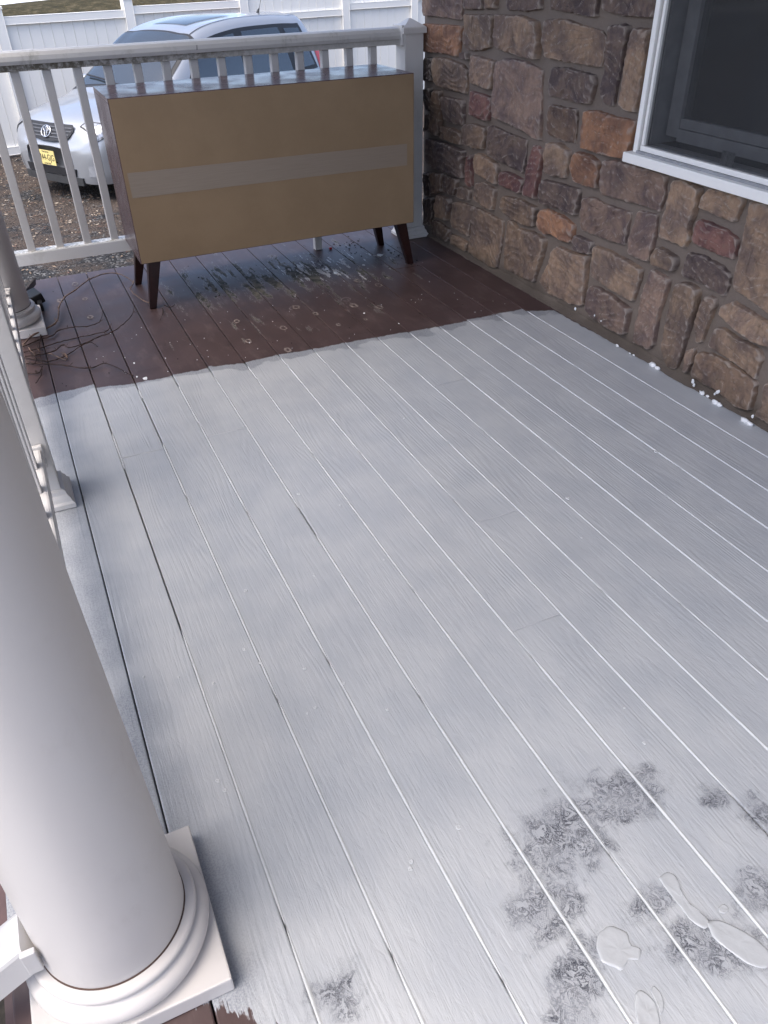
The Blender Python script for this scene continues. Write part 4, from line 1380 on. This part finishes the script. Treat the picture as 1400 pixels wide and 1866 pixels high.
# tape strip, traced on the back panel
tp = [at(u, v, 1, Y0 - 0.005) for u, v in ((232, 316), (242, 361.5), (742, 301), (742, 262))]
vs, fs = [], []
n = 40
for i in range(n + 1):
    t = i / n
    a = tp[0].lerp(tp[3], t)
    b = tp[1].lerp(tp[2], t)
    a.z += 0.0015 * noise.noise((t * 30, 1, 0))
    b.z += 0.0015 * noise.noise((t * 30, 5, 0))
    for j in range(5):
        q = a.lerp(b, j / 4)
        vs.append((q.x, Y0 - 0.0051 - 0.0006 * abs(noise.noise((t * 25, j * 0.7, 3))), q.z))
for i in range(n):
    for j in range(4):
        fs.append((i * 5 + j, i * 5 + j + 1, (i + 1) * 5 + j + 1, (i + 1) * 5 + j))
mk('packing_tape', vs, fs, TAPE, back, True)['label'] = 'ribbed translucent tape strip'

def leg(name, tx, ty, bx, by):
    bm = bmesh.new()
    a, b = 0.027, 0.0145
    ring = []
    for (cx, cy, z, s) in ((bx, by, 0.001, b), (bx, by, 0.004, b + 0.001), (tx, ty, Z0 - 0.0003, a)):
        ring.append([bm.verts.new((cx + p * s, cy + q * s, z)) for p, q in ((-1, -1), (1, -1), (1, 1), (-1, 1))])
    for A, B in zip(ring, ring[1:]):
        for k in range(4):
            bm.faces.new((A[k], A[(k + 1) % 4], B[(k + 1) % 4], B[k]))
    bm.faces.new(ring[0][::-1])
    bm.faces.new(ring[-1])
    bmesh.ops.bevel(bm, geom=[e for e in bm.edges if abs(e.verts[0].co.z - e.verts[1].co.z) > 0.05], offset=0.003, segments=2, affect='EDGES')
    bm_obj(name, bm, LEGM, cab)


leg('leg', 0.487, 3.545, 0.443, 3.533)
leg('leg', 0.487, 3.862, 0.441, 3.886)
leg('leg', 1.692, 3.545, 1.742, 3.533)
leg('leg', 1.692, 3.862, 1.738, 3.880)

# ------------------------------------------------------------------ dry vine on the deck
vine = empty('dry_vine', (0.0, 3.1, 0), 'tangle of thin dry brown vine stems trailing over the brown boards', 'vine')


def on_deck(u, v, z):
    return at(u, v, 2, z)


VINES = [
    (0.0042, TWIG2, [(42, 628), (62, 610), (100, 590), (107, 572), (108, 558), (118, 542), (135, 530), (152, 517), (165, 508), (190, 499), (213, 498), (232, 506), (243, 516), (238, 525), (245, 536), (262, 548), (272, 552)]),
    (0.0030, TWIG, [(42, 632), (70, 620), (95, 612), (107, 602), (135, 596), (158, 595), (175, 590), (184, 583), (188, 566)]),
    (0.0030, TWIG, [(43, 642), (75, 634), (105, 624), (135, 617), (170, 609), (195, 603), (203, 590)]),
    (0.0030, TWIG, [(45, 650), (72, 646), (98, 640), (115, 628), (125, 633), (150, 627), (180, 614), (205, 605), (225, 590), (240, 575), (246, 556)]),
    (0.0028, TWIG, [(46, 652), (85, 658), (112, 652), (130, 642), (148, 630), (165, 624), (178, 631)]),
    (0.0028, TWIG2, [(60, 648), (88, 644), (105, 650), (120, 656), (122, 648), (112, 642)]),
    (0.0030, TWIG, [(48, 662), (85, 663), (120, 666), (150, 671), (172, 669), (190, 662), (212, 669), (230, 679), (242, 684)]),
    (0.0030, TWIG, [(50, 680), (70, 680), (77, 668), (74, 684), (66, 698)]),
    (0.0024, TWIG, [(75, 610), (72, 640), (78, 662)]),
    (0.0022, TWIG, [(296, 562), (297, 572), (292, 583)]),
    (0.0022, TWIG, [(300, 556), (310, 560), (320, 555)]),
    (0.0024, TWIG, [(52, 640), (66, 654), (60, 664), (48, 656)]),
    (0.0022, TWIG2, [(52, 634), (64, 646), (74, 642), (68, 634)]),
]
for vi, (rad, mt, pts) in enumerate(VINES):
    w3 = []
    for k, (u, v) in enumerate(pts):
        z = 0.006 + 0.014 * abs(noise.noise((k * 0.9, vi, 2))) + (0.012 if vi in (0, 3) else 0)
        w3.append(on_deck(u, v, z))
    L = spline(w3, 5)
    L = [q + Vector((noise.noise((q.x * 90, q.y * 90, vi)) * 0.0035, noise.noise((q.x * 90, q.y * 90, vi + 9)) * 0.006, 0)) for q in L]
    n = len(L)
    bm = bmesh.new()
    rr = [rad * (1.0 - 0.45 * i / n) * (1.35 if i % 5 == 0 else 1) * 0.85 for i in range(n)]
    tube(bm, L, rr, 6)
    # nodes with dry leaf tufts
    for k in range(4, n, 7):
        if random.random() < 0.75:
            for _ in range(random.randint(2, 5)):
                a = random.random() * 6.28
                q = L[k]
                d = Vector((math.cos(a), math.sin(a), random.uniform(0.1, 0.7))) * random.uniform(0.01, 0.028)
                side = Vector((-d.y, d.x, 0)) * 0.12
                bm.faces.new([bm.verts.new(q + t) for t in (Vector((0, 0, 0)), d * 0.5 + side, d, d * 0.5 - side)])
    bm_obj('stem', bm, mt, vine)

# small black fixture lying by the far column
fx = empty('black_fixture', (-0.03, 3.83, 0), 'small black plastic fixture lying on the deck behind the far column', 'fixture')
bm = box_bm(-0.040, 0.040, -0.060, 0.060, -0.022, 0.022, 0.006)
bmesh.ops.transform(bm, matrix=Matrix.Translation((-0.045, 3.825, 0.034)) @ Matrix.Rotation(R(-14), 4, 'Y') @ Matrix.Rotation(R(12), 4, 'Z'), verts=bm.verts)
bm_obj('housing', bm, BLACKP, fx)
bm = box_bm(-0.040, 0.040, -0.030, 0.030, -0.004, 0.004, 0.001)
bmesh.ops.transform(bm, matrix=Matrix.Translation((-0.040, 3.955, 0.045)) @ Matrix.Rotation(R(-30), 4, 'Y') @ Matrix.Rotation(R(35), 4, 'Z') @ Matrix.Rotation(R(-35), 4, 'X'), verts=bm.verts)
bm_obj('panel', bm, GREYP, fx)
bm = bmesh.new()
tube(bm, spline([(-0.06, 3.80, 0.012), (-0.02, 3.86, 0.03), (-0.06, 3.92, 0.02), (-0.10, 3.88, 0.012), (-0.07, 3.78, 0.05), (-0.03, 3.75, 0.012)], 6), 0.006, 6)
bm_obj('cable', bm, BLACKP, fx, True)
box('bracket', -0.028, -0.008, 3.72, 3.79, 0.002, 0.040, BLACKP, fx, 0.003)
box('clip', -0.105, -0.085, 3.93, 3.955, 0.02, 0.055, CHIPW, fx, 0.002)
o = box('red_scrap', 1.462, 1.476, 3.93, 3.944, 0.001, 0.012, RED, None, 0.002)
tag(o, 'tiny red scrap on the brown boards under the cabinet', 'scrap')

# ------------------------------------------------------------------ fence
fence = empty('privacy_fence', (2.0, 13.3, GZ), 'white vinyl privacy fence behind the parked car', 'fence')
FD = Vector((1, 0.18, 0)).normalized()
FN = Vector((FD.y, -FD.x, 0))          # towards the camera


def fpt(x):
    return Vector((x, 13.1 + 0.18 * (x - 0.4), 0))


def fbox(name, xa, xb, d0, d1, z0, z1, mat=FENCE, bev=0.004):
    a, b = fpt(xa), fpt(xb)
    bm = bmesh.new()
    bmesh.ops.create_cube(bm, size=1)
    for v in bm.verts:
        base = a if v.co.x < 0 else b
        d = d0 if v.co.y < 0 else d1
        v.co = base + FN * d + Vector((0, 0, z0 if v.co.z < 0 else z1))
    if bev:
        bmesh.ops.bevel(bm, geom=list(bm.edges), offset=bev, segments=1, affect='EDGES')
    bmesh.ops.recalc_face_normals(bm, faces=bm.faces)
    return bm_obj(name, bm, mat, fence)


FP = [(-3.1, 0.64), (-1.35, 0.65), (0.42, 0.665), (2.16, 0.70), (3.93, 0.745), (5.74, 1.02), (7.12, 1.05), (8.9, 1.05)]
for i, (x, zt) in enumerate(FP):
    ph = max(zt, FP[i - 1][1] if i else zt) + 0.09
    p0 = fbox('post', x - 0.063, x + 0.063, -0.063, 0.063, GZ, ph)
    fbox('post_cap', x - 0.072, x + 0.072, -0.072, 0.072, ph + 0.0005, ph + 0.022)
    if i + 1 < len(FP):
        a, b = x + 0.064, FP[i + 1][0] - 0.064
        tall = i >= 4
        top = zt if not tall else (0.56 + 0.09 * (i - 4)) + 0.60
        fbox('top_rail', a, b, -0.045, 0.045, top - 0.09, top)
        fbox('bottom_rail', a, b, -0.04, 0.04, GZ + 0.03, GZ + 0.13)
        if tall:
            zm = 0.50 + 0.07 * (i - 4)
            fbox('middle_rail', a, b, -0.042, 0.042, zm - 0.085, zm)
        nb = max(1, round((b - a) / 0.148))
        for k in range(nb):
            w_ = (b - a) / nb
            fbox('fence_board', a + w_ * k + 0.0015, a + w_ * (k + 1) - 0.0015, -0.012, 0.012 - (k % 2) * 0.002, GZ + 0.10, top - 0.04, FENCE, 0.003)

# ------------------------------------------------------------------ car
car = empty('parked_car', (2.376, 11.445, GZ), 'silver hatchback car parked beyond the railing in front of white fence', 'car', rz=3.67624)
car['local'] = 1
low = [(0.83, 0.19), (0.86, 0.32), (0.88, 0.5), (0.885, 0.68)]
ST = [
    (2.19, [(.36, .24), (.38, .30), (.40, .38), (.40, .45), (.39, .50), (.36, .54), (.20, .555), (0, .56)]),
    (2.15, [(.55, .20), (.58, .28), (.60, .40), (.60, .48), (.58, .54), (.52, .585), (.28, .605), (0, .61)]),
    (2.05, [(.70, .19), (.735, .28), (.75, .42), (.75, .53), (.72, .62), (.64, .71), (.34, .775), (0, .795)]),
    (1.85, [(.80, .19), (.83, .30), (.84, .45), (.84, .58), (.82, .70), (.73, .80), (.40, .865), (0, .88)]),
    (1.50, [(.83, .19), (.86, .32), (.875, .48), (.87, .62), (.85, .76), (.77, .865), (.42, .925), (0, .94)]),
    (1.15, [(.83, .19), (.86, .32), (.88, .5), (.88, .66), (.865, .81), (.80, .93), (.44, .985), (0, 1.0)]),
    (0.72, low + [(.87, .87), (.735, 1.19), (.39, 1.28), (0, 1.30)]),
    (0.28, low + [(.87, .88), (.66, 1.45), (.36, 1.53), (0, 1.55)]),
    (-0.3, low + [(.87, .895), (.645, 1.55), (.35, 1.615), (0, 1.63)]),
    (-1.0, low + [(.865, .92), (.625, 1.555), (.34, 1.625), (0, 1.64)]),
    (-1.5, low + [(.855, .95), (.605, 1.53), (.34, 1.60), (0, 1.615)]),
    (-1.83, [(.80, .25), (.83, .35), (.85, .5), (.85, .7), (.83, .97), (.57, 1.475), (.33, 1.555), (0, 1.57)]),
    (-2.06, [(.76, .3), (.79, .38), (.80, .5), (.80, .7), (.77, .98), (.62, 1.10), (.33, 1.12), (0, 1.13)]),
    (-2.16, [(.70, .35), (.72, .42), (.73, .5), (.73, .6), (.70, .75), (.6, .85), (.3, .88), (0, .9)]),
]


def cr(p0, p1, p2, p3, t):
    return 0.5 * ((2 * p1) + (p2 - p0) * t + (2 * p0 - 5 * p1 + 4 * p2 - p3) * t * t + (3 * p1 - p0 - 3 * p2 + p3) * t ** 3)


def stp(i, j):
    i = max(0, min(len(ST) - 1, i))
    if j > 7:
        y_, z_ = ST[i][1][14 - j]
        y_ = -y_
    else:
        y_, z_ = ST[i][1][max(0, j)]
    return Vector((ST[i][0], y_, z_))


def surf(u, v):
    """u station, v 0..7 left side up to the centre line, 7..14 down the right side"""
    i, j = int(min(max(u, 0), len(ST) - 1.0001)), int(min(max(v, 0), 13.9999))
    fu, fv = u - i, v - j
    row = [cr(stp(i - 1, jj), stp(i, jj), stp(i + 1, jj), stp(i + 2, jj), fu) if True else None for jj in (max(j - 1, 0), j, j + 1, min(j + 2, 14))]
    return cr(*row, fv)


def nrm(u, v):
    e = 0.02
    du = surf(min(u + e, 12.99), v) - surf(max(u - e, 0), v)
    dv = surf(u, min(v + e, 13.99)) - surf(u, max(v - e, 0.0))
    n = dv.cross(du)
    if n.length < 1e-9:
        return Vector((0, 0, 1))
    n.normalize()
    c = surf(u, v) - Vector((surf(u, v).x, 0, 0.6))
    return n if n.dot(c) > 0 else -n


vs, fs = [], []
NU, NV = 13 * 5, 14 * 4
for a in range(NU + 1):
    for b in range(NV + 1):
        vs.append(surf(a * 13 / NU, b * 14 / NV))
for a in range(NU):
    for b in range(NV):
        k = a * (NV + 1) + b
        fs.append((k, k + 1, k + NV + 2, k + NV + 1))
fs.append(tuple(range(NV + 1)))
fs.append(tuple(NU * (NV + 1) + b for b in range(NV, -1, -1)))
body = mk('body', vs, fs, CARP, car, True)


def patch(name, u0, u1, v0, v1, mat, off=0.005, parent=None, nu=14, nv=8, sym=False):
    """panel laid over the body; u0,u1 may be functions of t along v"""
    out = None
    for side in ((0, 1) if sym else (0,)):
        vs, fs = [], []
        for b in range(nv + 1):
            t = b / nv
            v = v0 + (v1 - v0) * t
            ua = u0(t) if callable(u0) else u0
            ub = u1(t) if callable(u1) else u1
            for a in range(nu + 1):
                u = ua + (ub - ua) * a / nu
                vv = 14 - v if side else v
                q = surf(u, vv) + nrm(u, vv) * off
                vs.append(q)
        for b in range(nv):
            for a in range(nu):
                k = b * (nu + 1) + a
                fs.append((k, k + 1, k + nu + 2, k + nu + 1))
        out = mk(name, vs, fs, mat, parent or car, True)
    return out


patch('windscreen_surround', 5.06, 6.96, 5.06, 8.94, TRIM, 0.003, nv=20)
patch('windscreen', 5.16, 6.88, 5.22, 8.78, CARGLASS, 0.007, nv=20)
patch('window_trim', lambda t: 5.35 + 1.5 * t, lambda t: 10.75 - 0.35 * t, 4.02, 4.93, TRIM, 0.003, nu=40, sym=True)
patch('front_window', lambda t: 5.75 + 1.22 * t, 8.02, 4.10, 4.85, CARGLASS, 0.007, nu=24, sym=True)
patch('rear_window', 8.22, lambda t: 9.40 - 0.1 * t, 4.10, 4.85, CARGLASS, 0.007, sym=True)
patch('quarter_window', lambda t: 9.62 - 0.1 * t, lambda t: 10.55 - 0.3 * t, 4.12, 4.82, CARGLASS, 0.007, sym=True)
patch('sunroof', 7.35, 8.55, 6.15, 7.85, CARGLASS, 0.006, nv=14)
patch('rear_glass', 11.12, 11.9, 5.4, 8.6, CARGLASS, 0.006, nv=14)
patch('headlight', lambda t: 1.85 + 0.30 * t, lambda t: 3.45 - 1.0 * t, 4.08, 5.55, LAMP, 0.008, sym=True)
patch('headlight_rim', lambda t: 1.78 + 0.30 * t, lambda t: 3.53 - 1.0 * t, 4.02, 5.62, TRIM, 0.004, sym=True)
patch('tail_light', 10.9, 11.75, 3.4, 4.75, TAIL, 0.006, sym=True)
patch('fog_lamp', 1.1, 1.9, 1.0, 1.9, simple('bumper_recess', (0.30, 0.31, 0.33), 0.5), 0.004, sym=True)
patch('door_seam', 8.06, 8.09, 1.0, 4.05, TRIM, 0.004, nu=2, sym=True)
patch('door_seam', 9.5, 9.53, 1.2, 4.05, TRIM, 0.004, nu=2, sym=True)
patch('bonnet_seam', 2.2, 5.0, 5.0, 5.03, TRIM, 0.003, nu=30, nv=1, sym=True)
patch('roof_seam', 6.95, 11.0, 5.33, 5.37, TRIM, 0.002, nu=30, nv=1, sym=True)


def front(name, outline, mat, off, parent=None, thick=0.012):
    """panel following the rounded nose from a (y, z) outline"""
    fx_ = lambda y_, z_: 2.196 + off - 0.5 * max(0, abs(y_) - 0.3) ** 2 - max(0, z_ - 0.60) * 0.15
    vs = [(fx_(a, b), a, b) for a, b in outline] + [(fx_(a, b) - thick, a, b) for a, b in outline]
    n = len(outline)
    fs = [tuple(range(n))] + [(i, n + i, n + (i + 1) % n, (i + 1) % n) for i in range(n)]
    return mk(name, vs, fs, mat, parent or car)


def fan(a, b, k=9):
    return [(a[0] + (b[0] - a[0]) * i / k, a[1] + (b[1] - a[1]) * i / k) for i in range(k)]


def strip(name, y0, y1, z0, z1, mat, off, parent=None, taper=0.0, k=12, thick=0.03):
    fx_ = lambda y_, z_: 2.196 + off - 0.5 * max(0, abs(y_) - 0.3) ** 2 - max(0, z_ - 0.60) * 0.15
    vs, fs = [], []
    for i in range(k + 1):
        t = i / k
        for d in (0, thick):
            for zz, tp_ in ((z0, taper), (z1, 0)):
                yy = (y0 + (y1 - y0) * t) * (1 - tp_)
                vs.append((fx_(yy, zz) - d, yy, zz))
    for i in range(k):
        a = i * 4
        fs += [(a, a + 1, a + 5, a + 4), (a + 2, a + 6, a + 7, a + 3), (a, a + 4, a + 6, a + 2), (a + 1, a + 3, a + 7, a + 5)]
    fs += [(0, 2, 3, 1), (k * 4, k * 4 + 1, k * 4 + 3, k * 4 + 2)]
    return mk(name, vs, fs, mat, parent or car)


def nose(y_, z_):
    return 2.150 - 0.55 * (z_ - 0.62) - 0.14 * y_ * y_


def slab(name, rows, mat, off, parent=None, k=14):
    """panel on the sloping nose; rows are (half width, z) from bottom to top"""
    vs, fs = [], []
    for hw, z_ in rows:
        for i in range(k + 1):
            y_ = -hw + 2 * hw * i / k
            vs.append((nose(y_, z_) + off, y_, z_))
    for j in range(len(rows) - 1):
        for i in range(k):
            a = j * (k + 1) + i
            fs.append((a, a + 1, a + k + 2, a + k + 1))
    return mk(name, vs, fs, mat, parent or car)


GBAR = simple('grille_grey', (0.09, 0.09, 0.095), 0.35)
gr = slab('grille', [(0.10, 0.615), (0.30, 0.628), (0.37, 0.66), (0.42, 0.72), (0.42, 0.765), (0.40, 0.785)], TRIM, 0.030)
for k in range(4):
    z = 0.652 + 0.032 * k
    hw = (0.335, 0.37, 0.40, 0.40)[k]
    slab('grille_bar', [(hw, z), (hw, z + 0.010)], GBAR, 0.040, gr)
bm = bmesh.new()


def ell_ring(cy, cz, ry, rz, r=0.0065):
    pts = [(nose(0, cz + rz * math.sin(t)) + 0.048, cy + ry * math.cos(t), cz + rz * math.sin(t)) for t in [2 * math.pi * i / 28 for i in range(28)]]
    tube(bm, pts, r, 6, True)


ell_ring(0, 0.705, 0.080, 0.055, 0.0055)
ell_ring(0, 0.705, 0.021, 0.051, 0.0038)
ell_ring(0, 0.724, 0.052, 0.020, 0.0038)
bm_obj('emblem', bm, CHROME, gr, True)
strip('lower_intake', -0.45, 0.45, 0.27, 0.35, TRIM, 0.012, taper=0.05)
strip('bumper_lip', -0.52, 0.52, 0.18, 0.262, simple('lip_grey', (0.035, 0.036, 0.038), 0.5), 0.014, thick=0.05)
pl = strip('number_plate', -0.153, 0.153, 0.365, 0.518, PLATE, 0.032, k=4, thick=0.006)


def text(body_, size, z, mat, parent):
    cu = bpy.data.curves.new('plate_text', 'FONT')
    cu.body = body_
    cu.size = size
    cu.align_x = 'CENTER'
    cu.align_y = 'CENTER'
    cu.extrude = 0.0008
    tmp = bpy.data.objects.new('tmp', cu)
    COL.objects.link(tmp)
    bpy.context.view_layer.update()
    me = bpy.data.meshes.new_from_object(tmp)
    bpy.data.objects.remove(tmp)
    for v in me.vertices:
        y_, z_ = v.co.x, v.co.y * (1.25 if size > 0.05 else 1)
        v.co = Vector((2.2286 + v.co.z, y_, z + z_))
    me.materials.clear()
    me.materials.append(mat)
    o = bpy.data.objects.new('plate_text', me)
    COL.objects.link(o)
    o.parent = parent
    return o


text('M44-GJG', 0.074, 0.440, PLATE_T, pl)
text('New Jersey', 0.026, 0.503, PLATE_T, pl)
text('Garden State', 0.023, 0.379, PLATE_T, pl)


def wheel(x, y):
    s = 1 if y > 0 else -1
    n = 40
    prof = [(0.20, 0.0), (0.25, 0.012), (0.295, 0.008), (0.312, -0.02), (0.315, -0.10), (0.312, -0.18), (0.25, -0.20)]
    vs, fs = [], []
    for r, d in prof:
        for i in range(n):
            a = 2 * math.pi * i / n
            vs.append((x + r * math.cos(a), y + s * d, 0.315 + r * math.sin(a)))
    for k in range(len(prof) - 1):
        for i in range(n):
            j = (i + 1) % n
            fs.append((k * n + i, k * n + j, (k + 1) * n + j, (k + 1) * n + i))
    t = mk('wheel', vs, fs, TYRE, car, True)
    bm = bmesh.new()
    for k in range(5):
        a = 2 * math.pi * k / 5
        tube(bm, [(x + 0.02 * math.cos(a), y + s * 0.0, 0.315 + 0.02 * math.sin(a)), (x + 0.2 * math.cos(a), y - s * 0.01, 0.315 + 0.2 * math.sin(a))], 0.022, 6)
    tube(bm, [(x + 0.2 * math.cos(t_), y - s * 0.01, 0.315 + 0.2 * math.sin(t_)) for t_ in [2 * math.pi * i / 30 for i in range(30)]], 0.014, 6, True)
    tube(bm, [(x, y - s * 0.02, 0.315), (x, y + s * 0.012, 0.315)], 0.05, 14)
    bm_obj('rim', bm, CHROME, t, True)
    mk('arch', [(x, y + s * 0.004 - s * 0.03, 0.33)] + [(x + 0.36 * math.cos(t_), y + s * 0.004 - s * 0.03, max(0.16, 0.33 + 0.36 * math.sin(t_))) for t_ in [2 * math.pi * i / 32 for i in range(32)]], [(0, i + 1, (i + 1) % 32 + 1) for i in range(32)], TRIM, car)


for x in (1.28, -1.32):
    for y in (0.885, -0.885):
        wheel(x, y)
for s in (1, -1):
    bm = bmesh.new()
    bmesh.ops.create_icosphere(bm, subdivisions=3, radius=1)
    for v in bm.verts:
        v.co = Vector((0.78 + v.co.x * 0.075 - 0.02 * v.co.z, s * (0.955 + v.co.y * 0.105), 1.01 + v.co.z * 0.07))
    bm_obj('wing_mirror', bm, CARP, car, True)
    for ux, nm in ((7.85, 0), (9.2, 0)):
        v_ = 3.45 if s > 0 else 14 - 3.45
        q, nn = surf(ux, v_), nrm(ux, v_)
        bm = bmesh.new()
        tube(bm, [q + nn * 0.004 + Vector((0.09, 0, 0)), q + nn * 0.03 + Vector((0.06, 0, 0)), q + nn * 0.032 - Vector((0.06, 0, 0)), q + nn * 0.004 - Vector((0.09, 0, 0))], 0.012, 8)
        bm_obj('door_handle', bm, CARP, car, True)
bm = bmesh.new()
a = surf(10.2, 7)
tube(bm, [a + Vector((0.03, 0, -0.005)), a + Vector((0.01, 0, 0.03)), a + Vector((-0.01, 0, 0.05))], [0.022, 0.014, 0.006], 8)
tube(bm, [a + Vector((-0.01, 0, 0.05)), a + Vector((-0.14, 0, 0.30))], 0.0035, 6)
bm_obj('antenna', bm, TRIM, car)
for y_ in (-0.35, 0.25):
    bm = bmesh.new()
    q0, q1 = surf(5.14, 7 + y_ * 3.5 - 1.2) + Vector((0.02, 0, 0.02)), surf(5.45, 7 + y_ * 3.5 + 0.6) + Vector((0.02, 0, 0.028))
    tube(bm, [q0, q0.lerp(q1, 0.5) + Vector((0.01, 0, 0.012)), q1], 0.010, 6)
    bm_obj('wiper', bm, TRIM, car)
bm = box_bm(-1.5, 0.55, -0.66, 0.66, 0.55, 0.86, 0.03)
for x in (0.0, -0.95):
    for y_ in (-0.36, 0.36):
        box_bm(x - 0.09, x + 0.09, y_ - 0.24, y_ + 0.24, 0.8, 1.22, 0.03, bm=bm)
bm_obj('seats', bm, SEAT, car)
